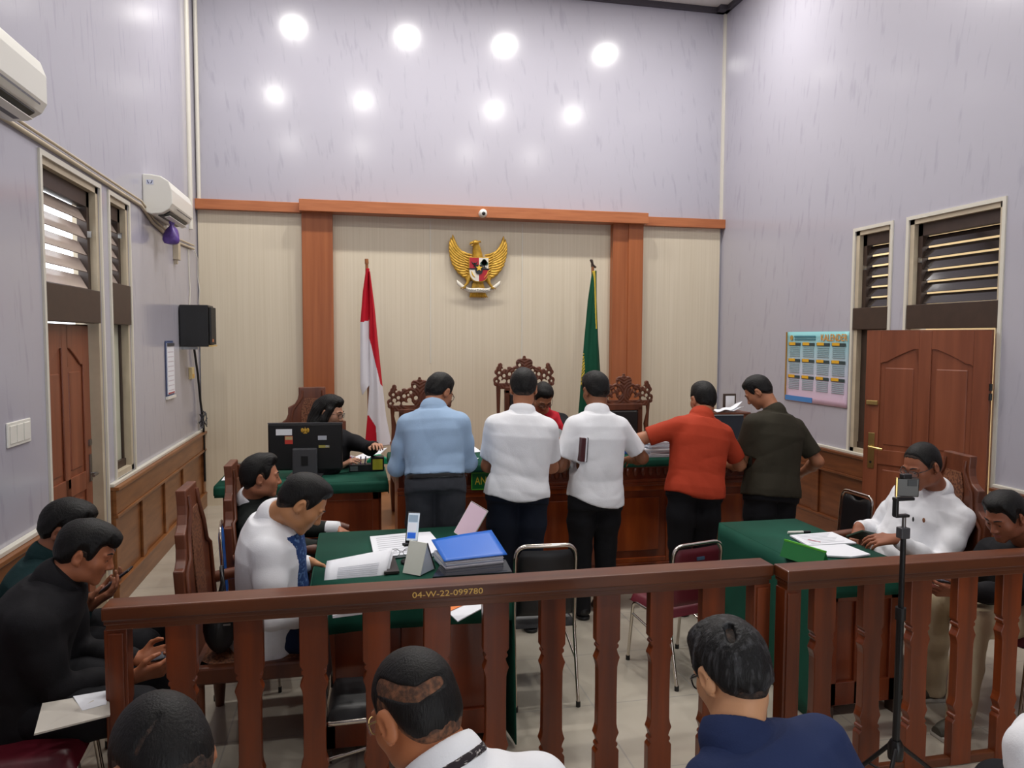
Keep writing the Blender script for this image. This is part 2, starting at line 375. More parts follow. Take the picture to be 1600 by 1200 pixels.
# ---------------------------------------------------------------- public rail (two sections with flat-cut balusters)
def baluster_outline(z0, z1, w):
    h = z1-z0
    half = [(0, 1), (.228, 1), (.246, .78), (.252, .90), (.264, .90), (.272, .74), (.29, .82), (.315, 1.0), (.34, .86), (.36, .80), (.5, .78)]
    pr = [(w*b, z0+h*t) for t, b in half]+[(w*b, z1-h*t) for t, b in half[-2::-1]]
    return pr+[(-x, z) for x, z in pr[::-1]]
def rail_section(name, label, x0, x1, y0, xs, post_l, post_r):
    t = thing(name, label, 'railing', ((x0+x1)/2, y0+.055, 0)); cx = (x0+x1)/2; L = x1-x0
    mb = MB(); mb.box((-L/2, -.055, .90), (L/2, .055, .95)); mb.build('top_rail', RAILW, t, bevel=.006)
    mb = MB(); mb.box((-L/2+.01, -.04, .862), (L/2-.01, .04, .90)); mb.box((-L/2+.005, -.048, .884), (L/2-.005, .048, .90)); mb.build('rail_moulding', RAILW, t, bevel=.004)
    MB().box((-L/2+.01, -.018, 0), (L/2-.01, .018, .04)).build('bottom_rail', RAILW, t, bevel=.006)
    for px, on in ((x0+.04, post_l), (x1-.04, post_r)):
        if on:
            mb = MB(); mb.box((px-cx-.038, -.035, 0), (px-cx+.038, .035, .864)); mb.box((px-cx-.026, -.041, .12), (px-cx+.026, .041, .85)); mb.build('post', BALW, t, bevel=.003)
    for x in xs:
        poly = baluster_outline(.004, .864, .052)
        mb = MB(); mb.prism(poly, lambda a, b: (x-cx+a, -.022, b), lambda a, b: (x-cx+a, .022, b)); mb.build('baluster', BALW, t, bevel=.003)
    return t
r1 = rail_section('courtroom_railing', 'long brown wooden railing with flat cut balusters and gold inventory number', -.872, 1.728, 2.80, [-.62+.2325*k for k in range(10)], 1, 1)
r2 = rail_section('courtroom_railing', 'brown wooden railing section on the right behind the black phone tripod', 1.735, 4.40, 2.71, [1.935+.235*k for k in range(10)], 1, 1)
p = at(700, 922, 2.799)
mb = text_mb('04-W-22-099780', .032, lambda x, y, z: (p[0]+x*1.22-.428, -.0555-z, .922+y), .0008)
mb.build('inventory_number', mat('gold_lettering', (226, 186, 96), .5), r1)
# ---------------------------------------------------------------- tables with green cloth
def cloth(w, d, z, drops, seed=1, ripple=.02):
    """cloth over a top of w x d at height z centred on the origin; drops = (front, back, left, right) overhang; front is -y"""
    rnd = random.Random(seed); mb = MB(); ph = [rnd.uniform(0, 6) for _ in range(8)]
    mb.grid(lambda u, v: (-w/2+w*u, -d/2+d*v, z), 2, 2)
    def skirt(p0, p1, nrm, drop, k):
        if drop <= 0: return
        p0, p1, nrm = np.array(p0), np.array(p1), np.array(nrm); L = np.linalg.norm(p1-p0)
        def fn(u, v):
            a = ripple*v**.7*min(1, drop/.3)*(math.sin(u*L*9+ph[k])*.6+math.sin(u*L*17+ph[k+4])*.4+.7)
            q = p0+(p1-p0)*u+nrm*(a+.004*min(1, v*8)); return (q[0], q[1], z-drop*v)
        mb.grid(fn, max(6, int(L*24)), max(3, int(drop*14)))
    skirt((-w/2, -d/2), (w/2, -d/2), (0, -1), drops[0], 0); skirt((w/2, d/2), (-w/2, d/2), (0, 1), drops[1], 1)
    skirt((-w/2, d/2), (-w/2, -d/2), (-1, 0), drops[2], 2); skirt((w/2, -d/2), (w/2, d/2), (1, 0), drops[3], 3)
    return mb
def desk(name, label, loc, w, d, h, pan, wood, inset=.05):
    """panelled wooden desk: top, carcass with framed panels on all four sides, plinth feet"""
    t = thing(name, label, 'desk', loc)
    MB().box((-w/2, -d/2, h-.03), (w/2, d/2, h)).build('desktop', wood, t, bevel=.006)
    a, b = w/2-inset, d/2-inset
    mb = MB(); mb.box((-a, -b, .06), (a, b, h-.03)); mb.build('carcass', wood, t)
    mb = MB()
    for s in (-1, 1):
        y0, y1 = sorted((s*b, s*(b+.018)))
        for x in np.linspace(-a, a, pan+1): mb.box((max(-a, x-.05), y0, .06), (min(a, x+.05), y1, h-.03))
        mb.box((-a, y0, .06), (a, y1, .18)); mb.box((-a, y0, h-.15), (a, y1, h-.03))
        x0, x1 = sorted((s*a, s*(a+.018)))
        for y in (-b+.04, b-.04): mb.box((x0, y-.04, .06), (x1, y+.04, h-.03))
        mb.box((x0, -b, .06), (x1, b, .18)); mb.box((x0, -b, h-.15), (x1, b, h-.03))
    mb.build('panel_frame', wood, t, bevel=.004)
    for sx in (-1, 1):
        for sy in (-1, 1): MB().box((sx*a-.03, sy*b-.03, 0), (sx*a+.03, sy*b+.03, .06)).build('foot', DARKW, t)
    return t
# judges' bench: frieze of scallops, panels between pilasters, plinth
BX0, BX1, BY, BZ = .27, 3.25, 5.24, .99
t = thing('judges_bench', "long carved reddish wooden judges' bench with panelled front", 'bench', ((BX0+BX1)/2, BY+.35, 0)); W = BX1-BX0
MB().box((-W/2, -.30, BZ-.035), (W/2, .32, BZ)).build('benchtop', BENCHW, t, bevel=.006)
MB().box((-W/2+.04, -.24, .10), (W/2-.04, .30, BZ-.035)).build('carcass', BENCHW, t)
mb = MB(); mb.box((-W/2+.01, -.30, 0), (W/2-.01, .30, .10)); mb.box((-W/2+.025, -.275, .10), (W/2-.025, .30, .15)); mb.box((-W/2+.03, -.26, .15), (W/2-.03, .30, .175)); mb.build('plinth', BENCHW, t, bevel=.005)
mb = MB(); mb.box((-W/2+.02, -.27, BZ-.075), (W/2-.02, -.24, BZ-.035)); mb.box((-W/2+.03, -.26, BZ-.19), (W/2-.03, -.24, BZ-.165)); mb.box((-W/2+.03, -.268, BZ-.215), (W/2-.03, -.24, BZ-.19)); mb.build('frieze_moulding', BENCHW, t, bevel=.004)
mb = MB(); n = 46
for i in range(n):
    x = -W/2+.06+(W-.12)*(i+.5)/n
    mb.ell((x, -.244, BZ-.10), (.024, .02, .045), n=10, k=6)
mb.build('scallop_frieze', BENCHW, t)
mb = MB()
for x in np.linspace(-W/2+.09, W/2-.09, 5): mb.box((x-.06, -.262, .175), (x+.06, -.24, BZ-.215))
mb.build('pilaster', BENCHW, t, bevel=.006)
xs = np.linspace(-W/2+.09, W/2-.09, 5)
mb = MB()
for a, b in zip(xs, xs[1:]):
    for (c, d, e, f) in ((a+.06, a+.10, .175, BZ-.215), (b-.10, b-.06, .175, BZ-.215), (a+.10, b-.10, .175, .215), (a+.10, b-.10, BZ-.255, BZ-.215)): mb.box((c, -.252, e), (d, -.24, f))
    mb.box((a+.16, -.250, .27), (b-.16, -.24, BZ-.31))
mb.build('raised_panel', mat('bench_panel', (176, 84, 32), .26, rgb2=(122, 50, 20), scale=(8, 8, 1), ramp=(.3, .75), coat=.3), t, bevel=.005)
o = cloth(W+.02, .66, BZ+.004, (.062, .05, .06, .06), 3, .01); c = o.build('tablecloth', GREEN, None, solid=.006); c.location = ((BX0+BX1)/2, BY+.35+.01, 0)
tag(c, "dark green cloth over the judges' bench top", 'tablecloth')
# green name plates hanging on the bench front
def sign_plate(name, label, x, z, w, h, txt, y=BY+.095):
    t = thing(name, label, 'sign', (x, y, z))
    MB().box((-w/2, -.006, -h/2), (w/2, 0, h/2)).build('plate', mat('sign_green', (10, 108, 46), .4), t, bevel=.002)
    mb = MB(); e = .007
    for lo, hi in (((-w/2, -h/2), (w/2, -h/2+e)), ((-w/2, h/2-e), (w/2, h/2)), ((-w/2, -h/2), (-w/2+e, h/2)), ((w/2-e, -h/2), (w/2, h/2))): mb.box((lo[0], -.0075, lo[1]), (hi[0], -.006, hi[1]))
    mb.build('border', mat('sign_lime', (96, 190, 60), .5), t)
    if txt: text_mb(txt, h*.66, lambda a, b, c: (a*.72-.022, -.0065-c, b), .0008).build('lettering', mat('sign_yellow', (226, 200, 60), .5), t)
    return t
BF = BY+.35-.275-.004
a_ = at(736, 739, BF); b_ = at(736, 765, BF)
sign_plate('desk_sign', 'green sign with yellow letters on the bench front beside the left white shirted man', a_[0]+.20, (a_[2]+b_[2])/2, .40, a_[2]-b_[2]+.005, 'ANGGOTA', BF)
a_ = at(972, 726, BF); b_ = at(972, 757, BF)
sign_plate('desk_sign', 'green sign mostly hidden behind the white shirted man holding the notebook', a_[0]-.2, (a_[2]+b_[2])/2, .40, .115, None, BF)
# clerk's desk
CX0, CX1, CY, CZ = -.99, .235, 5.76, .80
desk('clerk_desk', "brown panelled clerk's desk under the green cloth and black monitor", ((CX0+CX1)/2, CY+.30, 0), CX1-CX0, .58, CZ, 2, BENCHW)
c = cloth(CX1-CX0+.03, .62, CZ+.004, (.085, .08, .07, .10), 5, .02).build('tablecloth', GREEN, None, solid=.006); c.location = ((CX0+CX1)/2, CY+.30, 0)
tag(c, "dark green cloth on the clerk's desk under the monitor", 'tablecloth')
# lawyers' table on the left
desk('lawyers_table', 'brown wooden table on the left under green cloth and piles of papers', (.25, 3.88, 0), .88, 1.16, .74, 2, BENCHW)
c = cloth(.90, 1.20, .746, (.13, .15, .02, .73), 8, .035).build('tablecloth', GREEN, None, solid=.006); c.location = (.25, 3.88, 0)
tag(c, 'green cloth on the left table hanging to the floor on one side', 'tablecloth')
# prosecutor's desk on the right
desk('side_desk', 'brown wooden desk on the right in front of the seated man in white', (2.505, 3.72, 0), .50, 1.04, .74, 2, BENCHW)
c = cloth(.53, 1.08, .746, (.11, .10, .735, .02), 11, .03)
c = c.build('tablecloth', GREEN, None, solid=.006); c.location = (2.505, 3.72, 0)
tag(c, 'green cloth on the right desk hanging to the floor on the left side', 'tablecloth')
t = thing('desk_sign', 'small green tent sign on the corner of the right desk', 'sign', (2.32, 3.42, .752), .3)
mb = MB(); mb.add([(-.02, -.13, 0), (-.05, -.13, .085), (-.05, .13, .085), (-.02, .13, 0), (-.085, -.13, 0), (-.085, .13, 0)], [(0, 3, 2, 1), (1, 2, 5, 4), (0, 1, 4), (3, 5, 2)]); mb.build('plate', MATS['sign_green'], t, bevel=.002)
mb = MB()
for y in (-.12, .113): mb.box((-.0535, y, 0), (-.048, y+.007, .088))
mb.box((-.0535, -.13, .079), (-.046, .13, .0875)); mb.build('border', MATS['sign_lime'], t)
# ---------------------------------------------------------------- chairs
def banquet_chair(label, loc, rz, vinyl, group=None, badge=None):
    """stacking chair, tube frame; local front = +y, seat .45 high"""
    t = thing('banquet_chair', label, 'chair', loc, rz, group); r = .0115
    def rounded(pts, rad=.06):
        out = [np.array(pts[0], float)]
        for i in range(1, len(pts)-1):
            a, b, c = (np.array(q, float) for q in pts[i-1:i+2]); u = (a-b)/np.linalg.norm(a-b); v = (c-b)/np.linalg.norm(c-b); q = min(rad, np.linalg.norm(a-b)*.45, np.linalg.norm(c-b)*.45)
            for k in range(6):
                s = k/5; out.append((1-s)**2*(b+u*q)+2*s*(1-s)*b+s*s*(b+v*q))
        return out+[np.array(pts[-1], float)]
    back = rounded([(-.205, -.30, 0.02), (-.20, -.20, .44), (-.20, -.24, .90), (.20, -.24, .90), (.20, -.20, .44), (.205, -.30, 0.02)], .075)
    MB().tube(back, r, 10).build('back_frame', CHROME, t)
    for s in (-1, 1):
        MB().tube(rounded([(s*.215, .22, .02), (s*.21, .17, .425), (s*.21, -.19, .415)], .05), r, 10).build('leg', CHROME, t)
        MB().tube([(s*.212, .18, .34), (s*.204, -.215, .25)], .008, 8).build('side_stretcher', CHROME, t)
        for q in ((s*.205, -.30), (s*.215, .22)): MB().lathe([(.015, 0), (.015, .03)], (q[0], q[1], 0), 10).build('rubber_foot', BLACKP, t)
    MB().tube([(-.21, .17, .415), (.21, .17, .415)], .009, 8).build('cross_bar', CHROME, t)
    mb = MB(); n = 20
    def cush(u, v, top):
        x = -.215+.43*u; y = -.20+.42*v; e = min(u, 1-u, v, 1-v); k = (1-max(0, 1-e/.14)**2)
        return (x, y, .425+(.055*k**.5 if top else 0))
    mb.grid(lambda u, v: cush(u, v, 1), n, n); mb.grid(lambda u, v: cush(1-u, v, 0), n, n); mb.build('seat', vinyl, t)
    mb = MB()
    def bk(u, v, f):
        x = (-.187+.374*u); z = .50+.375*v; e = min(u, 1-u, v, 1-v); k = (1-max(0, 1-e/.12)**2)**.5
        rnd = max(0, (v-.78)/.22); x *= 1-.16*rnd**3
        y = -.20-.04*(z-.44)/.46-.012*math.cos((u-.5)*3)
        if v > .9 and f: z -= .03*math.cos((u-.5)*math.pi)**4*(v-.9)/.1
        return (x, y+(.018 if f else -.016)*k, z)
    mb.grid(lambda u, v: bk(1-u, v, 1), n, n); mb.grid(lambda u, v: bk(u, v, 0), n, n); mb.build('backrest', vinyl, t)
    if badge: MB().box((-.03, -.268, .80), (.03, -.256, .82)).build('badge', badge, t, label='small blue grey badge')
    return t
def sized(o, sx, sy, sz): o.scale = (sx, sy, sz); return o
sized(banquet_chair('black vinyl chair with chrome frame standing empty behind the railing', (.965, 3.86, 0), -.03, BLACKV), .80, .85, .93)
sized(banquet_chair('maroon vinyl chair with chrome frame standing empty beside the right desk', (1.80, 3.95, 0), .25, MAROON, badge=mat('badge_blue', (70, 96, 120), .4)), .85, .85, .86)
sized(banquet_chair('black vinyl chair turned sideways between the railing and the left table', (.06, 3.08, 0), -1.62, BLACKV), .72, .85, .92)
sized(banquet_chair('bright blue vinyl chair between the two carved chairs on the left', (-.55, 4.18, 0), -1.45, BLUEV), .6, .62, 1.0)
banquet_chair('maroon vinyl chair under the man in khaki trousers', (3.30, 3.16, 0), 1.75, MAROON)
banquet_chair('dark vinyl chair with chrome frame under the man in dark green by the left wall', (-1.33, 3.44, 0), -1.50, BLACKV)
banquet_chair('maroon vinyl chair under the man in the black shirt holding a phone on the left', (-1.17, 2.90, 0), -1.5, MAROON)
banquet_chair('maroon vinyl chair with gold toned frame in the bottom left corner', (-1.02, 2.14, 0), -.05, MAROON)
sized(banquet_chair('dark chair by the door behind the seated man in white', (3.30, 4.62, 0), 1.6, BLACKV), .8, .8, .9)
# carved armchair with stepped cane back; local front = +y
def stepped_outline(top=1.22):
    h = [(.12, top), (.12, top-.07), (.13, top-.11), (.155, top-.15), (.20, top-.175), (.215, top-.18), (.215, top-.245), (.235, top-.29), (.27, top-.315), (.30, top-.32), (.30, .40)]
    return h+[(-x, z) for x, z in h[::-1]]
CANE = mat('cane_weave', (130, 84, 58), .5, rgb2=(88, 48, 30), scale=(90, 90, 90), ramp=(.4, .55), detail=0)
def carved_armchair(label, loc, rz, top=1.22):
    t = thing('carved_armchair', label, 'chair', loc, rz)
    pl = stepped_outline(top)
    tilt = lambda z: -.28-.07*max(0, z-.45)
    MB().prism(pl, lambda a, b: (a, tilt(b)-.045, b), lambda a, b: (a, tilt(b), b)).build('backrest', CHAIRW, t, bevel=.006)
    mb = MB(); mb.prism([(-.10, .62), (.10, .62), (.10, top-.20), (.07, top-.10), (-.07, top-.10), (-.10, top-.20)], lambda a, b: (a, tilt(b)+.001, b), lambda a, b: (a, tilt(b)+.006, b)); mb.build('cane_panel', CANE, t)
    mb = MB()
    for s in (-1, 1):
        mb.tube([(s*.27, tilt(.5)+.005, .5), (s*.27, tilt(.86)+.005, .86), (s*.19, tilt(top-.32)+.005, top-.30), (s*.17, tilt(top-.2)+.005, top-.2), (s*.09, tilt(top-.1)+.005, top-.09), (s*.09, tilt(top)+.005, top-.03)], .012, 6)
    mb.build('carved_border', CHAIRW, t)
    MB().box((-.30, -.30, .36), (.30, .27, .44)).build('seat_frame', CHAIRW, t, bevel=.012)
    mb = MB(); mb.grid(lambda u, v: (-.26+.52*u, -.26+.5*v, .44+.035*min(1, 6*min(u, 1-u, v, 1-v))**.5), 12, 12); mb.build('seat', CANE, t)
    for s in (-1, 1):
        for y in (-.27, .23):
            MB().tube([(s*.265, y, 0), (s*.265, y, .1), (s*.265, y, .36)], [.022, .03, .03], 8).build('leg', CHAIRW, t)
        MB().tube([(s*.275, .21, .44), (s*.275, .20, .54), (s*.285, .21, .66)], [.026, .018, .026], 8).build('arm_post', CHAIRW, t)
        mb = MB(); n = 10; pth = [(s*.29, -.30+.62*k/n, .665+.035*math.sin(k/n*3.1)-.03*max(0, k/n-.8)) for k in range(n+1)]
        mb.tube(pth, [.03]*9+[.034, .024], 8); mb.build('armrest', CHAIRW, t)
    MB().box((-.25, .21, .16), (.25, .24, .20)).build('stretcher', CHAIRW, t)
    return t
carved_armchair('carved wooden armchair behind the man in white and blue batik at the left table', (-.42, 3.72, 0), -math.pi/2, 1.20)
carved_armchair('carved wooden armchair behind the man in the dark suit at the left table', (-.36, 4.62, 0), -math.pi/2, 1.16)
carved_armchair('carved wooden armchair with stepped back behind the seated man in the white shirt', (3.10, 3.74, 0), math.pi/2-.15, 1.24)
carved_armchair("carved wooden armchair with stepped cane back behind the clerk's desk", (-.33, 6.74, 0), math.pi+.12, 1.44)
# ---------------------------------------------------------------- implicit shapes meshed with surface nets
class Field:
    def __init__(s, lo, hi, h):
        s.h = h; s.lo = np.array(lo, float); s.n = np.ceil((np.array(hi)-s.lo)/h).astype(int)+1
        s.D = np.full(s.n, 1.0, np.float32)
    def sub(s, lo, hi):
        a = np.clip(np.floor((np.array(lo)-s.lo)/s.h).astype(int), 0, s.n-1); b = np.clip(np.ceil((np.array(hi)-s.lo)/s.h).astype(int)+1, 1, s.n)
        ax = [s.lo[i]+s.h*np.arange(a[i], b[i], dtype=np.float32) for i in range(3)]
        return tuple(slice(a[i], b[i]) for i in range(3)), np.stack(np.meshgrid(*ax, indexing='ij'), -1).astype(np.float32)
    def put(s, sl, d, k, op='u'):
        D = s.D[sl]
        if op == 'u': hh = np.maximum(k-np.abs(D-d), 0)/max(k, 1e-6); s.D[sl] = np.minimum(D, d)-hh*hh*k*.25
        elif op == 's': d = -d; hh = np.maximum(k-np.abs(D-d), 0)/max(k, 1e-6); s.D[sl] = np.maximum(D, d)+hh*hh*k*.25
        elif op == 'i': hh = np.maximum(k-np.abs(D-d), 0)/max(k, 1e-6); s.D[sl] = np.maximum(D, d)+hh*hh*k*.25
    def cone(s, a, b, ra, rb, k=.02, op='u', flat=None):
        """tapered capsule; flat=(axis, factor) squashes it along an axis"""
        a, b = np.array(a, float), np.array(b, float); R = max(ra, rb)+k+2*s.h
        sl, P = s.sub(np.minimum(a, b)-R, np.maximum(a, b)+R)
        if P.size == 0: return s
        q = P-a.astype(np.float32); ab = (b-a).astype(np.float32); sc = 1
        if flat is not None:
            n, fct = np.array(flat[0], np.float32), flat[1]; n = n/np.linalg.norm(n)
            q = q+(q@n)[..., None]*n*(1/fct-1); ab = ab+(ab@n)*n*(1/fct-1); sc = (1+fct)/2
        t = np.clip((q@ab)/max(float(ab@ab), 1e-9), 0, 1)
        d = np.linalg.norm(q-t[..., None]*ab, axis=-1)-(ra+(rb-ra)*t)
        s.put(sl, d*sc, k, op); return s
    def chain(s, pts, rs, k=.02, op='u', flat=None):
        for i in range(len(pts)-1): s.cone(pts[i], pts[i+1], rs[i], rs[i+1], k, op, flat)
        return s
    def ell(s, c, r, R=None, k=.02, op='u'):
        c = np.array(c, float); r = np.array(r, float); m_ = max(r)+k+2*s.h
        sl, P = s.sub(c-m_, c+m_)
        if P.size == 0: return s
        q = P-c.astype(np.float32)
        if R is not None: q = q@np.array(R, np.float32)
        k0 = np.linalg.norm(q/r.astype(np.float32), axis=-1); k1 = np.linalg.norm(q/(r*r).astype(np.float32), axis=-1)
        s.put(sl, k0*(k0-1)/np.maximum(k1, 1e-6), k, op); return s
    def cut(s, fn, k=.004, lo=None, hi=None, op='i'):
        sl, P = s.sub(s.lo if lo is None else lo, s.lo+s.h*s.n if hi is None else hi); s.put(sl, fn(P).astype(np.float32), k, op); return s
    def mesh(s):
        D = s.D; D[0], D[-1] = 1, 1; D[:, 0], D[:, -1] = 1, 1; D[:, :, 0], D[:, :, -1] = 1, 1
        I = D < 0; nx, ny, nz = D.shape
        cnt = np.zeros((nx-1, ny-1, nz-1), np.int8)
        for a in (0, 1):
            for b in (0, 1):
                for c in (0, 1): cnt += I[a:nx-1+a, b:ny-1+b, c:nz-1+c]
        act = (cnt > 0) & (cnt < 8); ids = np.full(act.shape, -1, np.int32); ijk = np.argwhere(act); ids[act] = np.arange(len(ijk))
        cor = [(a, b, c) for a in (0, 1) for b in (0, 1) for c in (0, 1)]
        V = np.stack([D[ijk[:, 0]+a, ijk[:, 1]+b, ijk[:, 2]+c] for a, b, c in cor], 1)
        acc = np.zeros((len(ijk), 3)); num = np.zeros(len(ijk))
        for i in range(8):
            for ax in range(3):
                if cor[i][ax]: continue
                j = i+(4, 2, 1)[ax]; A, B = V[:, i], V[:, j]; mk = (A < 0) != (B < 0)
                t = np.where(mk, A/np.where(mk, A-B, 1), 0); p_ = np.tile(np.array(cor[i], float), (len(ijk), 1)); p_[:, ax] += t
                acc += p_*mk[:, None]; num += mk
        verts = s.lo+s.h*(ijk+acc/np.maximum(num, 1)[:, None]); F = []
        for ax in range(3):
            o1, o2 = [(1, 2), (2, 0), (0, 1)][ax]
            A = np.take(I, range(D.shape[ax]-1), ax); B = np.take(I, range(1, D.shape[ax]), ax)
            e = np.argwhere(A != B); e = e[(e[:, o1] > 0) & (e[:, o2] > 0)]
            f = A[e[:, 0], e[:, 1], e[:, 2]]
            def g(d1, d2):
                q = e.copy(); q[:, o1] += d1; q[:, o2] += d2; return ids[q[:, 0], q[:, 1], q[:, 2]]
            Q = np.stack([g(-1, -1), g(0, -1), g(0, 0), g(-1, 0)], 1); Q[~f] = Q[~f][:, ::-1]; F.append(Q)
        F = np.concatenate(F); F = F[(F >= 0).all(1)]
        return verts, F
def raw_mesh(name, verts, faces, mats, parent=None, midx=None, label=None, off=None):
    v = np.array(verts, float)
    if parent is not None:
        p = parent
        while p.parent: p = p.parent
        o_, rz = ORG[p.name]; v = (v-o_)@rotz(-rz).T
    me = bpy.data.meshes.new(name); n, k = len(v), len(faces)
    me.vertices.add(n); me.vertices.foreach_set('co', v.astype(np.float32).ravel())
    me.loops.add(k*4); me.loops.foreach_set('vertex_index', np.ascontiguousarray(faces, dtype=np.int32).ravel())
    me.polygons.add(k); me.polygons.foreach_set('loop_start', np.arange(0, k*4, 4, dtype=np.int32)); me.polygons.foreach_set('loop_total', np.full(k, 4, np.int32))
    me.polygons.foreach_set('use_smooth', np.ones(k, bool))
    for mm in (mats if isinstance(mats, (list, tuple)) else [mats]): me.materials.append(mm)
    if midx is not None: me.polygons.foreach_set('material_index', np.asarray(midx, np.int32))
    me.update(calc_edges=True); me.validate()
    o = bpy.data.objects.new(name, me); C.objects.link(o)
    if parent is not None: o.parent = parent
    if label: o['label'] = label
    return o
# ---------------------------------------------------------------- judges' chairs with fretwork crest
def fret_crest():
    """pierced scrollwork crest, local x across, z up from the top of the back frame, thickness along y"""
    T = .019; f = Field((-.34, -.05, -.04), (.34, .05, .32), .0062)
    disc = lambda x, z, r, k=.006: f.cone((x, -T+r*.0, z), (x, T, z), r, r, k, 'u') if 0 else f.cut(lambda P: np.maximum(np.hypot(P[..., 0]-x, P[..., 2]-z)-r, np.abs(P[..., 1])-T), k, (x-r-.02, -.05, z-r-.02), (x+r+.02, .05, z+r+.02), 'u')
    hole = lambda x, z, r, k=.004: f.cut(lambda P: np.hypot(P[..., 0]-x, P[..., 2]-z)-r, k, (x-r-.02, -.05, z-r-.02), (x+r+.02, .05, z+r+.02), 's')
    f.cut(lambda P: np.maximum(np.abs(P[..., 0])-.27, np.maximum(np.abs(P[..., 2]+.005)-.03, np.abs(P[..., 1])-T)), .004, op='u')
    for s in (-1, 1):
        for x, z, r in ((0, .10, .085), (0, .19, .07), (.04, .225, .045), (.075, .14, .06), (.125, .10, .05), (.15, .155, .035), (.185, .075, .05), (.19, .135, .035), (.235, .10, .045), (.25, .165, .035), (.245, .205, .022), (.275, .135, .028), (.28, .055, .035), (.285, .02, .025)):
            disc(s*x, z, r)
        for x, z, r in ((.036, .095, .02), (.048, .205, .016), (.10, .075, .022), (.085, .15, .016), (.15, .115, .018), (.155, .045, .018), (.205, .10, .017), (.205, .045, .020), (.245, .075, .018), (.255, .13, .014), (.225, .16, .010), (.282, .045, .012)):
            hole(s*x, z, r)
        hole(s*.11, .125, .012); hole(s*.18, .17, .010)
    disc(0, .255, .026); disc(0, .285, .014)
    # carved relief: shallow rings on the front
    def relief(P): return np.abs(np.sin(np.hypot(np.abs(P[..., 0])-.10, P[..., 2]-.10)*115))*.006+np.abs(P[..., 1])-T-.001
    f.cut(relief, .003)
    return f.mesh()
FV, FF = fret_crest()
FSEAT = mat('black_leather', (34, 30, 30), .4)
def judge_chair(label, loc, rz, sc=1, group=None):
    t = thing('judge_chair', label, 'chair', loc, rz)
    H = 1.03*sc
    me_v = FV.copy(); me_v[:, 2] += H; me_v[:, 1] += -.30
    p = rotz(rz); o = raw_mesh('carved_crest', me_v@p.T+np.array(loc), FF, CHAIRW, t)
    mb = MB(); mb.box((-.20, -.325, H-.08), (.20, -.275, H-.01)); mb.box((-.20, -.325, .42), (-.15, -.275, H-.04)); mb.box((.15, -.325, .42), (.20, -.275, H-.04)); mb.box((-.2, -.325, .46), (.2, -.275, .54)); mb.build('back_frame', CHAIRW, t, bevel=.008)
    MB().box((-.15, -.315, .54), (.15, -.27, H-.08)).build('back_cushion', FSEAT, t, bevel=.015)
    for s in (-1, 1):
        MB().tube([(s*.262, -.30, .42), (s*.262, -.30, .62), (s*.245, -.30, .80), (s*.262, -.30, .92), (s*.262, -.30, H)], [.024, .018, .028, .016, .024], 8).build('stile', CHAIRW, t)
        MB().tube([(s*.27, -.28, .66), (s*.28, -.05, .69), (s*.29, .18, .66), (s*.29, .23, .63)], [.024, .026, .03, .02], 8).build('armrest', CHAIRW, t)
        MB().tube([(s*.275, .19, .42), (s*.28, .19, .54), (s*.285, .19, .66)], [.026, .017, .026], 8).build('arm_post', CHAIRW, t)
        for y in (-.27, .22): MB().tube([(s*.26, y, 0), (s*.26, y, .2), (s*.26, y, .38)], [.02, .032, .03], 8).build('leg', CHAIRW, t)
    MB().box((-.30, -.31, .36), (.30, .27, .43)).build('seat_frame', CHAIRW, t, bevel=.01)
    MB().box((-.26, -.26, .43), (.26, .25, .49)).build('seat', FSEAT, t, bevel=.025)
    return t
judge_chair("carved judge's chair with pierced crest behind the man in light blue", (.64, 6.98, .22), math.pi+.04, .97)
judge_chair("carved judge's chair with tallest pierced crest in the middle, behind the judge", (1.67, 6.98, .22), math.pi, 1.17)
judge_chair("carved judge's chair with pierced crest left of the man in the orange shirt", (2.71, 6.98, .22), math.pi-.04, .99)
# ---------------------------------------------------------------- wall emblem: gilded eagle with shield and ribbon
ec = at(746, 417, YB-.03); t = thing('wall_emblem', 'gilded eagle emblem with shield and motto ribbon on the end wall', 'emblem', (ec[0], YB-.03, ec[2]))
U = .0068                                     # one photograph pixel at the wall, in metres
def eb(x, y, d=0): return ((x-746)*U, -.02-d, -(y-417)*U)
for s, nm in ((-1, 'wing'), (1, 'wing')):
    mb = MB(); mb.smooth = True; n = 13
    for k in range(n):
        q = k/(n-1)
        # root along the shoulder, sweep to outer edge, feather end rising from low inner to the high tip
        rx, ry = 18-4*q+6*(q > .5)*(q-.5), 440-30*q
        ox = [16, 24, 31, 37, 42, 46, 48, 49.5, 50.5, 50.5, 50, 48, 44.5][k]; oy = [433, 431, 427, 422, 416, 409, 402, 395, 388, 381, 375, 369, 364][k]
        P0 = np.array([10+4*q, 432-32*q]); P3 = np.array([ox, oy]); P1 = P0+np.array([11+7*q, 11-12*q]); P2 = P3+np.array([-7+7*q, 10+7*q])
        pts = []; rs = []
        for i in range(9):
            u = i/8; b = (1-u)**3*P0+3*u*(1-u)**2*P1+3*u*u*(1-u)*P2+u**3*P3
            pts.append(eb(746+s*b[0], b[1], .02+.015*math.sin(u*2.6)+.0012*k)); rs.append(U*(2.6 if u < .95 else .7)*(.85+.4*math.sin(u*3)))
        mb.tube(pts, rs, 7)
    # scapular feathers close to the body
    for k in range(8):
        q = k/7; a = (746+s*(8+3*q), 428-30*q); b = (746+s*(24+6*q), 424-36*q+3)
        mb.tube([eb(*a, .045), eb((a[0]+b[0])/2, (a[1]+b[1])/2+2.5, .055), eb(*b, .045)], [U*1.6, U*2.6, U*.8], 7)
    mb.build(nm, GOLD, t)
mb = MB()
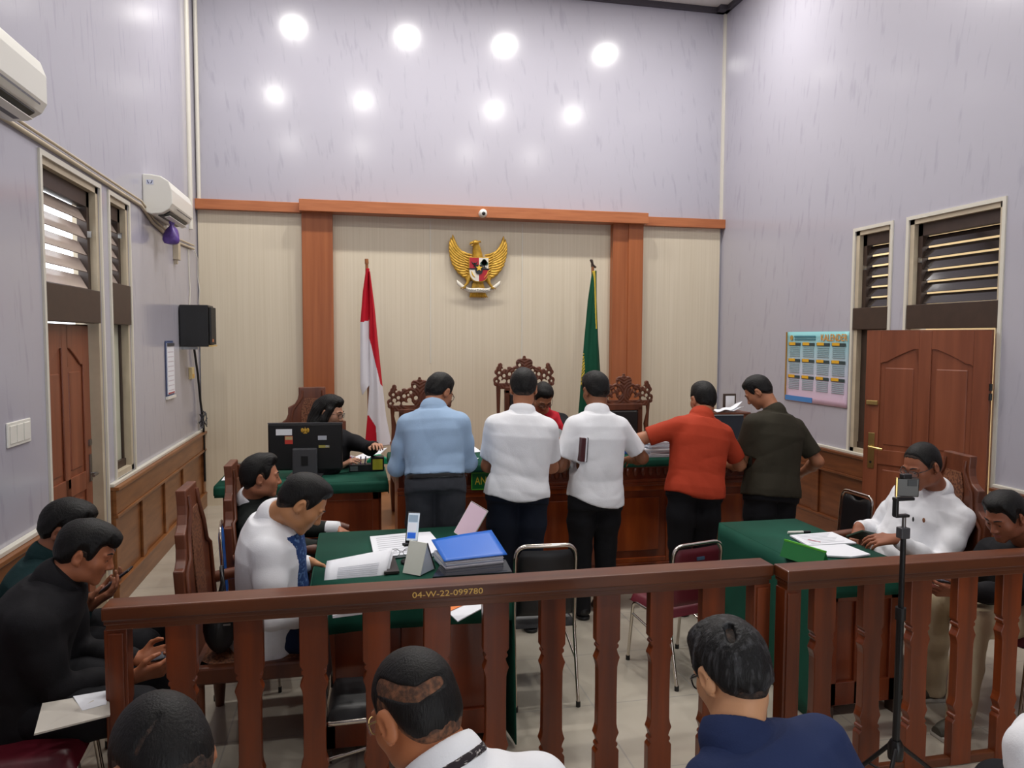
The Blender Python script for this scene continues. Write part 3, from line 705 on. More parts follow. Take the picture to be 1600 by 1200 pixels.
mb.tube([eb(746, 432, -.02), eb(746, 410, -.02), eb(745, 396, .01), eb(743, 385, .04), eb(741, 378, .055)], [U*11, U*12.5, U*9, U*6.5, U*5.5], 14); mb.ell(eb(740.5, 377, .065), (U*6.2, .045, U*4.6))
mb.tube([eb(737, 377, .07), eb(732, 378, .072), eb(730.6, 381, .07)], [U*3, U*2, U*.7], 8); mb.tube([eb(737, 381, .07), eb(733, 382.5, .07)], [U*1.6, U*.7], 8)
for k in range(4): mb.tube([eb(744+k*1.2, 376-k*.5, .07), eb(748+k*.8, 373.6+k, .065)], [U*1.8, U*.5], 6)
mb.build('body', GOLD, t)
for s in (-1, 1):
    mb = MB()
    mb.tube([eb(746+s*12, 430, .04), eb(746+s*17, 438, .05), eb(746+s*19, 446, .05), eb(746+s*24, 452, .05)], [U*5, U*4.5, U*2.4, U*2], 9)
    for k in (-1, 0, 1): mb.tube([eb(746+s*24, 452, .05), eb(746+s*(26+k*3.5), 455.5+abs(k)*-1, .06), eb(746+s*(27+k*4), 457.5-abs(k)*1.5, .045)], [U*1.5, U*1.3, U*.6], 7)
    mb.build('leg', GOLD, t)
mb = MB()
for k in range(-4, 5): mb.tube([eb(746+k*1.5, 438, .02), eb(746+k*2.3, 452, .03), eb(746+k*3.1, 467, .025), eb(746+k*3.4, 470.5, .02)], [U*1.6, U*2.2, U*2.3, U*.8], 7)
mb.tube([eb(731, 470, .02), eb(735, 465, .025)], [U*.6, U*2], 6); mb.tube([eb(763, 470, .02), eb(758, 465, .025)], [U*.6, U*2], 6)
mb.build('tail', GOLD, t)
RED = mat('emblem_red', (170, 26, 40), .45); WHT = mat('emblem_white', (226, 220, 206), .45); BLK = mat('emblem_black', (26, 26, 26), .45)
def shield(sc, dx=0, dy=0):
    pts = [(-16.5, -16), (16.5, -16)]; pts += [(16.5*math.cos(a)**.72 if math.cos(a) > 0 else 0, 5+19*math.sin(a)) for a in np.linspace(0, math.pi/2, 9)]
    pts += [(-x, y) for x, y in pts[-2:1:-1]]; return [(746+dx+x*sc, 419+dy+y*sc) for x, y in pts]
eb0 = eb
def eb(x, y, d=0): return eb0(x, y, d+.012)
def eprism(mb, poly, d0, d1): return mb.prism([(p[0], p[1]) for p in poly], lambda a, b: eb(a, b, d1), lambda a, b: eb(a, b, d0))
def clip(poly, ax, v, keep):
    out = []
    for i in range(len(poly)):
        a, b = poly[i], poly[(i+1) % len(poly)]; ia, ib = keep*(a[ax]-v) >= 0, keep*(b[ax]-v) >= 0
        if ia: out.append(a)
        if ia != ib: u = (v-a[ax])/(b[ax]-a[ax]); out.append((a[0]+(b[0]-a[0])*u, a[1]+(b[1]-a[1])*u))
    return out
o = eprism(MB(), shield(1.06), .05, .075).build('shield', GOLD, t)
sh = shield(1)
for kx, ky, m_ in ((-1, -1, RED), (1, -1, WHT), (-1, 1, WHT), (1, 1, RED)):
    q = clip(clip(sh, 0, 746, kx), 1, 422, ky); eprism(MB(), q, .074, .080).build('shield_field', m_, o)
mb = MB(); eprism(mb, [(728, 421), (764, 421), (764, 423.2), (728, 423.2)], .079, .084); mb.build('shield_band', BLK, o)
eprism(MB(), shield(.40, 0, 2.5), .079, .088).build('small_shield', BLK, o)
star = [(746+ (6 if k % 2 == 0 else 2.6)*math.sin(k*math.pi/5), 420.5-(6 if k % 2 == 0 else 2.6)*math.cos(k*math.pi/5)) for k in range(10)]
eprism(MB(), star, .087, .092).build('star', mat('emblem_yellow', (236, 190, 60), .4), o)
mb = MB(); TREE = mat('emblem_green', (30, 74, 56), .5)
for x, y, r in ((755, 411, 5), (751.5, 412.5, 3.4), (758.5, 412.5, 3.4), (755, 408.5, 3.6)): mb.lathe([(r*U, 0), (r*U, .006)], eb(x, y, .085), 12, (0, 1, 0))
mb.build('banyan', TREE, o); mb = MB(); mb.box(eb(753.8, 419.5, .085), eb(756.2, 413, .079)); mb.box(eb(751, 420.5, .085), eb(759, 419, .079)); mb.build('trunk', BLK, o)
mb = MB()   # buffalo head: small horns and muzzle
mb.tube([eb(733, 409.5, .081), eb(735, 413, .083), eb(738, 413, .083), eb(741, 413, .083), eb(743, 409.5, .081)], [U*.5, U*1.1, U*1.6, U*1.1, U*.5], 6); mb.tube([eb(738, 412, .082), eb(738, 418, .084)], [U*2, U*1.2], 7); mb.build('buffalo_head', BLK, o)
mb = MB(); mb.tube([eb(733, 426, .081), eb(735, 432, .082), eb(739, 436.5, .082)], [U*.7, U*1.2, U*.6], 6); mb.build('rice_ear', MATS['emblem_yellow'], o)
mb = MB(); mb.tube([eb(762, 425, .081), eb(760, 431, .082), eb(755, 437, .082)], [U*.4, U*.7, U*.4], 6); mb.build('chain', MATS['emblem_yellow'], o)
eb = eb0
def rib(u):                                   # ribbon centre line, u -1..1
    return 746+38*u, 459.5-13.5*u*u-1.2*math.cos(u*6)
mb = MB()
mb.grid(lambda u, v: eb(rib(u*2-1)[0], rib(u*2-1)[1]+(v-.5)*7.6, .055+.012*math.cos((u*2-1)*7)), 36, 2); rb = mb.build('ribbon', WHT, t, solid=.008)
def ribmap(x, y, z):
    u = x; cx, cy = rib(u); ex = rib(u+.01); tx, ty = ex[0]-cx, ex[1]-cy; l = math.hypot(tx, ty); tx, ty = tx/l, ty/l
    return eb(cx+ty*y, cy-tx*y, .061+.012*math.cos(u*7)+z)
text_mb('BHINNEKA TUNGGAL IKA', 4.6, lambda x, y, z: ribmap(x*.0265, y, z), .0005).build('motto', BLK, rb)
# ---------------------------------------------------------------- flags on poles
POLEW = mat('flag_pole', (150, 92, 50), .4, var=.2, scale=(8, 8, 1)); FRED = mat('flag_red', (190, 26, 44), .7, spec=.2); FWHITE = mat('flag_white', (222, 220, 226), .7, spec=.2)
YF = 8.25
def flag_stand(t, x, z1, tilt=0):
    MB().lathe([(.17, 0), (.17, .03), (.10, .05), (.04, .09), (.03, .14)], (0, 0, 0), 20).build('stand', CHAIRW, t)
    MB().tube([(0, 0, .1), (tilt, 0, z1)], .017, 10).build('pole', POLEW, t)
a = at(573, 412, YF); base = at(578, 690, YF)
t = thing('flag', 'red and white flag hanging from a pole left of the emblem', 'flag', (base[0], YF, .22)); fz = a[2]-.22
flag_stand(t, 0, fz, a[0]-base[0])
MB().tube([(a[0]-base[0], 0, fz), (a[0]-base[0]-.002, 0, fz+.05)], [.022, .020], 10).build('finial', POLEW, t)
def flag_sheet(name, L, R, mfn, mats, t, ox, amp, dep, nf, yof):
    """L/R: lists of (px, py) down the two edges of a hanging fold"""
    mb = MB(); Ly, Ry = [p[1] for p in L], [p[1] for p in R]
    def pt(u, v):
        l = (np.interp(v, np.linspace(0, 1, len(L)), [p[0] for p in L]), np.interp(v, np.linspace(0, 1, len(L)), Ly)); r = (np.interp(v, np.linspace(0, 1, len(R)), [p[0] for p in R]), np.interp(v, np.linspace(0, 1, len(R)), Ry))
        return l[0]+(r[0]-l[0])*u, l[1]+(r[1]-l[1])*u
    def fn(u, v):
        x, y = pt(u, v); p = at(x, y, YF); return (p[0]-ox, yof-dep*math.sin(math.pi*u)-amp*math.sin(u*nf*2*math.pi+v*2)*min(1, v*3), p[2]-.22)
    def mf(u, v): return mfn(*pt(u, v))
    mb.grid(fn, 72, 150, mf); return mb.build(name, mats, t, solid=.003)
flag_sheet('cloth', [(572, 420), (567, 455), (563, 505), (563, 560), (563, 602), (566, 617)], [(577, 420), (577, 455), (576.5, 505), (576.5, 560), (577.5, 590), (577.5, 600)], lambda x, y: 0 if y < 504+(x-563)*-.25 else 1, [FRED, FWHITE], t, base[0], .012, .05, 1.0, -.03)
flag_sheet('cloth', [(576, 425), (577, 470), (577, 530), (577, 600), (574, 650), (570, 695)], [(578, 425), (585, 478), (591, 540), (597, 598), (603, 650), (612, 695)],
    lambda x, y: (0 if x > np.interp(y, (425, 528, 600, 604), (573, 577, 594, 598)) and y < 603 else (0 if (y > 648 and x < np.interp(y, (648, 665, 695), (576, 587, 589))) else 1)), [FRED, FWHITE], t, base[0], .02, .07, 1.6, -.03)
a = at(926, 414, YF); base = at(931, 690, YF); FGRN = mat('flag_green', (16, 76, 54), .7, spec=.2, var=.2, scale=(6, 6, 2)); FYEL = mat('flag_fringe', (196, 168, 50), .7)
t = thing('flag', 'dark green flag with yellow fringe hanging from a pole right of the emblem', 'flag', (base[0], YF, .22))
flag_stand(t, 0, a[2]-.22, a[0]-base[0])
mb = MB(); fx, fzz = a[0]-base[0], a[2]-.22
mb.tube([(fx, 0, fzz-.02), (fx-.01, 0, fzz+.06)], [.02, .012], 8); mb.tube([(fx-.03, -.01, fzz+.06), (fx, -.01, fzz), (fx+.035, -.01, fzz-.03)], .012, 6); mb.build('finial', DARKW, t)
flag_sheet('cloth', [(924, 424), (917, 470), (911, 530), (906, 590), (902, 640), (898, 690)], [(930, 424), (931, 470), (934, 530), (938, 590), (941, 640), (943, 690)],
    lambda x, y: 1 if abs(x-np.interp(y, (424, 460, 500, 515), (925, 926, 927, 927.5))) < 1.0 and y < 515 else (1 if (552 < y < 602 and x < np.interp(y, (552, 575, 602), (910, 911, 909.5)) and int(y*.6+x) % 3 != 0) else 0), [FGRN, FYEL], t, base[0], .022, .07, 1.5, -.03)
# ---------------------------------------------------------------- wall furniture
def air_con(label, y0, y1, z0, z1, group):
    t = thing('air_conditioner', label, 'air conditioner', (XL, (y0+y1)/2, z0)); h = z1-z0; L = (y1-y0)/2
    prof = [(0, .02), (0, h-.0), (.06, h), (.14, h-.012), (.20, h-.05), (.225, h-.12), (.225, .09), (.20, .045), (.14, .008), (.06, 0)]
    MB().prism(prof, lambda a, b: (a, -L, b), lambda a, b: (a, L, b)).build('casing', WHITEP, t, bevel=.008)
    p2 = [(.192, .030), (.190, .045), (.100, .012), (.098, -.003), (.145, .000)]
    mb = MB(); mb.prism(p2, lambda a, b: (a, -L+.07, b), lambda a, b: (a, L-.07, b)); mb.build('air_outlet', BLACKP, t)
    mb = MB(); mb.box((-.022, -L+.08, -.003), (.022, L-.08, .003), roty(-.25), (.165, 0, -.006)); mb.build('louver', WHITEP, t, bevel=.002)
    MB().box((.228, -.25, .06), (.2275, L-.1, .07)).build('front_seam', GREYP, t)
    return t
air_con('white wall air conditioner in the top left corner', 3.30, 4.10, 2.93, 3.27, 0)
t = air_con('white wall air conditioner above the purple bag near the flag end', 6.66, 7.46, 2.90, 3.22, 0)
mb = MB(); mb.box((.03, -.402, .235), (.085, -.4005, .275)); mb.build('sticker', mat('sticker_pale', (206, 210, 226), .5), t)
mb = MB()
for s in (-1, 1): mb.tube([(.0575+s*.005, -.403, .245), (.0575+s*.012, -.403, .25), (.0575+s*.018, -.403, .268)], .003, 6)
mb.build('sticker_mark', mat('navy_ink', (30, 40, 90), .5), t)
# purple plastic bag knotted on the drain of that unit
p = atX(271, 355, XL+.13)
t = thing('plastic_bag', 'small purple plastic bag hanging under the air conditioner', 'bag', (p[0], 7.05, 2.72)); PUR = mat('purple_plastic', (112, 84, 168), .3, var=.3, scale=(30, 30, 30))
mb = MB(); rnd = random.Random(5); n = 14; vs = []
for i, (r, z) in enumerate(((.012, .19), (.022, .165), (.014, .145), (.04, .11), (.055, .06), (.06, .02), (.05, -.012), (.03, -.02))):
    for j in range(n): a = 2*math.pi*j/n; q = r*(1+.28*math.sin(j*5+i)+.12*rnd.random()); vs.append((q*math.cos(a), q*math.sin(a), z))
mb.smooth = True; mb.add(vs, [(i*n+j, i*n+(j+1) % n, (i+1)*n+(j+1) % n, (i+1)*n+j) for i in range(7) for j in range(n)]+[list(range(7*n, 8*n))]); mb.build('bag', PUR, t)
# cable trunking along the left wall
pts = [(XL+.015, -1.0, 2.955), (XL+.015, 4.0, 2.955), (XL+.015, 6.55, 2.945), (XL+.015, 6.9, 2.86), (XL+.015, 7.6, 2.80), (XL+.015, 8.55, 2.83)]
t = thing('cable_trunking', 'cream cable pipes running along the left wall above the door', 'cable', (XL, 5, 2.9))
MB().tube(pts, .013, 8).build('pipe', CREAM_TRIM, t, world=True); MB().tube([(x+.004, y, z+.035) for x, y, z in pts], .009, 8).build('pipe', CREAM_TRIM, t, world=True)
t = tag(MB().tube([(XL+.01, 8.32, 2.80), (XL+.012, 8.32, 2.55), (XL+.01, 8.36, 2.4), (XL+.012, 8.30, 2.2)], .006, 6).build('thin_cable', WHITE_TRIM), 'thin white cable running down the left wall to the speaker', 'cable')
t = tag(MB().tube([(XL+.01, 8.62, 2.82), (XL+.03, 8.68, 2.74), (XL+.02, 8.72, 2.55), (XL+.04, 8.70, 2.40), (XL+.02, 8.74, 2.25)], .005, 6).build('thin_cable', WHITE_TRIM), 'curly white cable in the left corner under the cornice', 'cable')
t = tag(MB().tube([(XL+.02, 8.4, 1.85), (XL+.03, 8.55, 1.5), (XL+.03, 8.66, 1.2), (XL+.05, 8.70, .95), (XL+.05, 8.72, .3)], .012, 8).build('dark_cable', BLACKP), 'dark cable hanging below the black speaker in the corner', 'cable')
mb = MB(); rnd = random.Random(2)
for k in range(7): mb.tube([(XL+.05+rnd.uniform(-.04, .04), 8.66+rnd.uniform(-.04, .04), 1.0+rnd.uniform(-.1, .1)) for _ in range(5)], .006, 6)
tag(mb.build('cable_knot', GREYP), 'knot of grey wires in the corner above the wainscot', 'cable')
t = thing('socket_box', 'small cream socket box under the purple bag on the left wall', 'socket', (XL, 7.72, 2.63)); MB().box((0, -.05, 0), (.05, .05, .16)).build('box', CREAM_TRIM, t, bevel=.004); MB().box((.01, -.035, -.04), (.035, .0, 0)).build('plug', CREAM_TRIM, t)
t = thing('socket_box', 'small yellowed switch box below the black speaker', 'switch', (XL, 8.30, 1.46)); MB().box((0, -.06, 0), (.035, .06, .12)).build('box', mat('aged_plastic', (206, 186, 136), .5), t, bevel=.004); MB().box((.035, -.04, .01), (.04, .04, .05)).build('switch', mat('amber_switch', (214, 170, 84), .5), t)
t = thing('wall_switch', 'white double light switch on the left wall', 'switch', (XL, 4.205, 1.41)); MB().box((0, -.135, -.062), (.010, .135, .062)).build('plate', WHITEP, t, bevel=.004)
for k in (-1, 0, 1): MB().box((.010, k*.08-.034, -.045), (.014, k*.08+.034, .045)).build('rocker', WHITEP, t, bevel=.003)
# loudspeaker
t = thing('loudspeaker', 'black loudspeaker on a bracket at the left wall corner', 'speaker', (XL+.10, 7.98, 1.80))
MB().box((-.09, -.15, 0), (.175, .14, .41)).build('cabinet', BLACKP, t, bevel=.008); MB().box((.177, -.13, .02), (.202, .12, .39)).build('grille', mat('speaker_grille', (28, 28, 30), .6, bump=.4, bscale=(300, 300, 300)), t, bevel=.006)
MB().box((.202, -.10, .045), (.204, -.03, .075)).build('badge', mat('badge_orange', (190, 110, 70), .5), t); mb = MB(); mb.box((-.10, -.03, -.03), (.05, .03, .0)); mb.build('bracket', STEEL, t); MB().box((.175, -.14, .0), (.208, .13, .015)).build('trim_strip', mat('pale_wood', (206, 176, 110), .5), t)
# narrow hanging calendar on the left wall
t = thing('hanging_calendar', 'narrow white hanging calendar with blue edge on the left wall', 'calendar', (XL, 7.41, 1.34))
MB().box((.004, -.15, 0), (.008, .15, .52)).build('backing', mat('calendar_blue', (54, 70, 110), .5), t); MB().box((.008, -.11, .03), (.014, .155, .50)).build('sheet', PAPER, t)
MB().box((.014, -.11, .47), (.02, .15, .50)).build('clip', GREYP, t); MB().box((.002, -.16, -.012), (.024, .16, .012)).build('bottom_bar', WHITEP, t)
mb = MB()
for k in range(9): mb.box((.0142, -.09, .06+k*.044), (.0146, .13, .068+k*.044))
mb.build('print', mat('print_pink', (200, 190, 200), .6), t); MB().box((.0142, -.10, .032), (.0147, .14, .045)).build('red_print', mat('print_red', (170, 60, 60), .6), t)
# wall calendar on the right wall: big printed sheet with twelve months
cy0, cy1, cz0, cz1 = 6.26, 7.29, 1.245, 1.975
t = thing('wall_calendar', 'large pastel wall calendar sheet with twelve month blocks on the right wall', 'calendar', (XR, (cy0+cy1)/2, cz0)); cw, chh = cy1-cy0, cz1-cz0
def cp_(u, v, d=.010): return (-d, cw/2-cw*u, chh*(1-v))      # u left to right as seen, v down
M_ = mat('calendar_sheet', (150, 205, 205), .5); N = M_.node_tree.nodes; L_ = M_.node_tree.links
tc = N.new('ShaderNodeTexCoord'); sx = N.new('ShaderNodeSeparateXYZ'); rp = N.new('ShaderNodeValToRGB'); dv = N.new('ShaderNodeMath'); dv.operation = 'DIVIDE'; dv.inputs[1].default_value = chh
L_.new(tc.outputs['Object'], sx.inputs[0]); L_.new(sx.outputs[2], dv.inputs[0]); L_.new(dv.outputs[0], rp.inputs[0]); L_.new(rp.outputs[0], N['Principled BSDF'].inputs['Base Color'])
rp.color_ramp.elements[0].color = (*lin((226, 190, 214)), 1); rp.color_ramp.elements[1].color = (*lin((136, 204, 208)), 1); e_ = rp.color_ramp.elements.new(.45); e_.color = (*lin((196, 204, 220)), 1)
mb = MB(); mb.grid(lambda u, v: (-.008-.012*(u*(1-u))-.02*max(0, v-.8)*max(0, u-.6), cw/2-cw*u, chh*(1-v)), 14, 14); mb.build('sheet', M_, t, solid=.003)
def crect(mb, u0, v0, u1, v1, d): mb.box((-d-.002, cw/2-cw*u1, chh*(1-v1)), (-d+.001, cw/2-cw*u0, chh*(1-v0)))
DKC = mat('calendar_dark', (48, 66, 70), .5); YEC = mat('calendar_yellow', (226, 172, 40), .5)
mbl = MB()
for r in range(3):
    for c in range(4):
        u0 = .045+c*.238; v0 = .155+r*.235; mbd, mby = MB(), MB(); crect(mbd, u0, v0, u0+.205, v0+.042, .017); crect(mby, u0+.01, v0-.006, u0+.12, v0+.034, .0195); mby.build('month_tab', YEC, mbd.build('month_bar', DKC, t))
        for k in range(6): crect(mbl, u0+.01, v0+.062+k*.025, u0+.195, v0+.070+k*.025, .016)
mbl.build('date_print', mat('date_print', (146, 172, 178), .6), t)
mb = MB(); crect(mb, .14, .055, .50, .082, .017); crect(mb, .14, .098, .50, .115, .017); mb.build('heading_print', mat('heading_teal', (64, 126, 140), .5), t)
text_mb('KALENDER', .098, lambda x, y, z: (-.018-z, -cw*.285-x*.86, chh*.914+y), .0008).build('title', mat('title_orange', (226, 150, 40), .5), t)
MB().lathe([(.028, 0), (.028, .003)], (-.018, cw/2-.09*cw, chh*.915), 14, (1, 0, 0)).build('crest', mat('crest_gold', (176, 140, 70), .5), t)
mb = MB(); crect(mb, 0, .925, .47, .995, .016); mb.build('footer_strip', mat('footer_blue', (70, 130, 196), .5), t)
MB().box((-.012, cw/2-.004, 0), (-.0, cw/2+.022, chh)).build('side_strip', mat('strip_gold', (150, 112, 40), .5), t)
# CCTV dome on the cornice
p = at(755, 333, YB-.30)
t = thing('security_camera', 'small white dome security camera on the cornice above the emblem', 'camera', (p[0], YB-.24, p[2]))
MB().lathe([(.045, .0), (.045, -.02), (.04, -.03)], (0, 0, 0), 18, (0, 1, 0)).build('mount', WHITEP, t); MB().ell((0, -.055, 0), (.048, .045, .048)).build('dome', WHITEP, t); MB().ell((0, -.078, -.006), (.026, .028, .026)).build('lens', BLACKP, t)
# ---------------------------------------------------------------- people
def nrm(v): v = np.array(v, float); return v/(np.linalg.norm(v)+1e-9)
def hdg(yaw, pitch=0): y, p = math.radians(yaw), math.radians(pitch); return np.array([math.sin(y)*math.cos(p), math.cos(y)*math.cos(p), math.sin(p)])
SKINS = {}
def skin(tone):
    return mat('skin_%d_%d_%d' % tone, tone, .48, spec=.35, var=.12, scale=(14, 14, 14), ramp=(.3, .7), bump=.03, bscale=(120, 120, 120))
HAIRM = mat('black_hair', (15, 14, 14), .5, spec=.22, rgb2=(26, 24, 23), scale=(60, 60, 8), ramp=(.3, .75), bump=.3, bscale=(260, 260, 30))
HAIRG = mat('greying_hair', (20, 19, 19), .5, spec=.25, rgb2=(66, 66, 68), scale=(70, 70, 10), ramp=(.30, .50), bump=.4, bscale=(260, 260, 30))
HAIRS = mat('cropped_hair', (36, 30, 27), .6, spec=.3, rgb2=(78, 58, 46), scale=(90, 90, 90), ramp=(.25, .6), bump=.3, bscale=(300, 300, 300))
EYEW = mat('eye_white', (214, 206, 200), .25); IRIS = mat('eye_iris', (30, 20, 16), .2)
LIPM = mat('lip', (150, 84, 74), .45)
def fabric(name, rgb, rough=.8, var=.08):
    return mat(name, rgb, rough, spec=.2, var=var, scale=(6, 6, 6), bump=.12, bscale=(220, 220, 220))
def folds(P, seed, amp, up=(0, 0, 1)):
    r = np.random.RandomState(seed); d = np.zeros(P.shape[:-1], np.float32)
    for i in range(5):
        fr = (11, 18, 30, 50, 70)[i]; k = np.array([r.normal()*.6, r.normal()*.6, r.normal()*.45+1.0*r.choice([-1, 1])*.8]); k = (k/np.linalg.norm(k)*fr).astype(np.float32)
        k2 = (r.normal(size=3)*fr*.45).astype(np.float32); ph = r.uniform(0, 6, 2)
        s_ = np.sin(P@k+1.8*np.sin(P@k2+ph[0])+ph[1]); d += (1-np.abs(s_)*2)*amp*(1, .9, .55, .2, .08)[i]*.5
    return d
MT = [-.35, -.25, -.1, 0, .2, .45, .7, .85, .95, 1.03]
MW = [.16, .170, .176, .172, .158, .165, .178, .165, .115, .06]
MD = [.078, .104, .126, .128, .112, .116, .120, .104, .082, .06]
def loft(f, p0, R, L, grow=0, t0=-.3, t1=1.03, hunch=0, W=1, Dp=1, k=.03, fold=None, hem=None, belly=0, gd=None):
    """torso of superelliptic sections along the spine; R columns right, front, up"""
    p0 = np.array(p0, float); p1 = p0+R[:, 2]*L; m_ = .34
    sl, P = f.sub(np.minimum(p0+R[:, 2]*L*t0, p1)-m_, np.maximum(p0, p1)+m_)
    q = (P-p0.astype(np.float32))@R.astype(np.float32); t = q[..., 2]/L
    w_ = np.interp(t, MT, MW)*W+grow; d_ = np.interp(t, MT, MD)*Dp+(grow if gd is None else gd)
    o = -hunch*np.sin(np.clip(t, 0, 1)*math.pi)+belly*np.exp(-((t-.2)/.25)**2)
    d_ = d_+np.abs(belly)*.6*np.exp(-((t-.2)/.25)**2)
    n = 2.4; rad = ((np.abs(q[..., 0])/w_)**n+(np.abs(q[..., 1]-o)/d_)**n)**(1/n)
    d = (rad-1)*np.minimum(w_, d_)
    if fold: d = d+folds(P, *fold)
    low = t0*L-q[..., 2] if hem is None else (hem(q[..., 0], q[..., 1])-q[..., 2])
    d = np.maximum(np.maximum(d, low), q[..., 2]-t1*L)
    f.put(sl, d.astype(np.float32), k)
def ik(sh, wr, hint, La, Lb):
    sh, wr = np.array(sh, float), np.array(wr, float); v = wr-sh; dd = np.linalg.norm(v)
    if dd > .985*(La+Lb): La *= dd/(.985*(La+Lb)); Lb *= dd/(.985*(La+Lb)) if 0 else 1; s_ = dd/(.985*(La+Lb)); La, Lb = (La*max(1, s_), Lb*max(1, s_))
    dd = max(dd, abs(La-Lb)+.02); a = (La*La-Lb*Lb+dd*dd)/(2*dd); h = math.sqrt(max(0, La*La-a*a)); u = nrm(v); p = np.array(hint, float); p = nrm(p-u*(p@u)); return sh+u*a+p*h
def hand(f, w, d, palm, right, curl=.5, s=1, spread=.08, thumb=.6):
    d = nrm(d); palm = nrm(np.array(palm)-d*(np.array(palm)@d)); th = np.cross(d, palm)*(1 if right else -1)
    g = lambda a, b, c=0: w+s*(d*a+th*b+palm*c)
    for b0, b1 in ((.018, .031), (.006, .011), (-.006, -.010), (-.017, -.029)):
        f.cone(g(.0, b0*.8), g(.085, b1), .0145*s, .0115*s, .012)
    f.cone(g(-.03, 0), g(.02, 0), .024*s, .020*s, .02, flat=(palm, .72))
    for i, (b, l, st) in enumerate(((.031, .074, .084), (.0105, .082, .089), (-.010, .076, .086), (-.0295, .060, .078))):
        p = g(st, b); ang = 0; sp = nrm(d+th*(b/.03)*spread)
        for j, (fr, c) in enumerate(((.46, .55), (.30, .9), (.24, .6))):
            ang += curl*c*(1+.10*i); dr = sp*math.cos(ang)+palm*math.sin(ang); q = p+dr*l*fr*s
            f.cone(p, q, (.0088-.0008*j)*s, (.0082-.0008*j)*s, .004); p = q
    p = g(.018, .024, .006); q = p+s*.038*nrm(d*.65+th*.72+palm*.25); f.cone(p, q, .0135*s, .0105*s, .010)
    r = q+s*.030*nrm(d*(.95)+th*(.45-thumb*.5)+palm*.35); f.cone(q, r, .010*s, .009*s, .004); f.cone(r, r+s*.022*nrm(d+th*(.1-thumb*.5)+palm*.4), .009*s, .0072*s, .004)
    return g(.08, 0, .02), d, palm, th
def head_fields(f, hc, H, s, nk, fem=False):
    g = lambda x, y, z: hc+H@(np.array([x, y, z])*s)
    e = lambda c, r, k=.02, op='u': f.ell(g(*c), np.array(r)*s, H, k*s, op)
    e((0, -.015, .030), (.0755, .096, .088), .01); e((0, .028, -.022), (.063, .064, .082), .03)
    e((0, .030, -.070), (.052, .056, .042), .03); f.cone(g(-.012, .073, -.104), g(.012, .073, -.104), .014*s, .014*s, .025*s)
    for x in (-1, 1):
        e((x*.040, .052, -.026), (.026, .028, .026), .025); e((x*.045, .0, -.075), (.018, .04, .022), .03)
        e((x*.030, .098, .002), (.017, .016, .012), .016, 's')
        e((x*.030, .0755, .001), (.0145, .0145, .0135), .004)
        f.cone(g(x*.017, .090, .0085), g(x*.045, .079, .0065), .0042*s, .003*s, .004*s)
        f.cone(g(x*.012, .090, .022), g(x*.048, .079, .021), .0065*s, .005*s, .014*s)
        e((x*.0115, .0955, -.040), (.0085, .010, .0075), .007); e((x*.006, .104, -.046), (.0032, .004, .003), .003, 's')
        # ear: shell, concha, lobe
        R_ = H@rotz(-x*.45)@rotx(-.15)
        f.ell(g(x*.082, -.013, -.008), np.array([.0095, .021, .034])*s, R_, .006*s); f.ell(g(x*.092, -.006, -.006), np.array([.006, .011, .018])*s, R_, .005*s, 's'); f.ell(g(x*.077, -.002, -.036), np.array([.007, .009, .010])*s, R_, .006*s)
    f.cone(g(0, .086, .010), g(0, .107, -.032), .0065*s, .0095*s, .012*s); e((0, .106, -.036), (.0105, .0095, .0085), .008)
    f.cone(g(-.016, .086, -.0615), g(.016, .086, -.0615), .0050*s, .0050*s, .006*s); f.cone(g(0, .091, -.0605), g(0, .0905, -.0605), .0052*s, .0052*s, .008*s)
    f.cone(g(-.014, .085, -.0735), g(.014, .085, -.0735), .0055*s, .0055*s, .008*s)
    f.cone(g(-.022, .088, -.0672), g(.022, .088, -.0672), .0012*s, .0012*s, .003*s, 's')
    r = (.048 if fem else .056)*s
    f.cone(g(0, -.03, -.055), nk+np.array([0, 0, .0]), r, r*1.1, .03*s)
ZLY = [-.12, -.06, -.035, -.02, -.004, .012, .022, .036, .050, .068, .11]
STY = {  # hairline height by depth, thickness, extra volumes (centre, radii)
 'short': ([-.078, -.075, -.05, .012, .022, .016, -.016, -.012, .040, .066, .070], .010, [((0, .003, .086), (.062, .070, .038))]),
 'thick': ([-.080, -.078, -.055, .010, .020, .012, -.020, -.016, .036, .060, .064], .015, [((0, .012, .090), (.064, .072, .042)), ((0, .040, .092), (.048, .036, .028))]),
 'quiff': ([-.082, -.078, -.055, .012, .022, .016, -.014, -.008, .040, .066, .070], .013, [((0, .018, .096), (.056, .062, .036)), ((0, .046, .100), (.045, .032, .024))]),
 'fringe': ([-.080, -.078, -.052, .008, .018, .010, -.020, -.016, .030, .046, .050], .015, [((0, .028, .082), (.065, .078, .044)), ((0, .076, .068), (.050, .027, .022)), ((0, .092, .058), (.038, .019, .013))]),
 'crop': ([-.074, -.070, -.045, .014, .024, .018, -.006, .002, .050, .078, .082], .0055, []),
 'fade': ([-.072, -.070, -.050, .010, .020, .016, -.010, .000, .048, .072, .076], .0085, [((0, .012, .092), (.058, .062, .032)), ((0, .042, .092), (.045, .030, .022))]),
 'thin': ([-.072, -.070, -.045, .012, .022, .016, -.012, -.004, .055, .090, .094], .007, []),
}
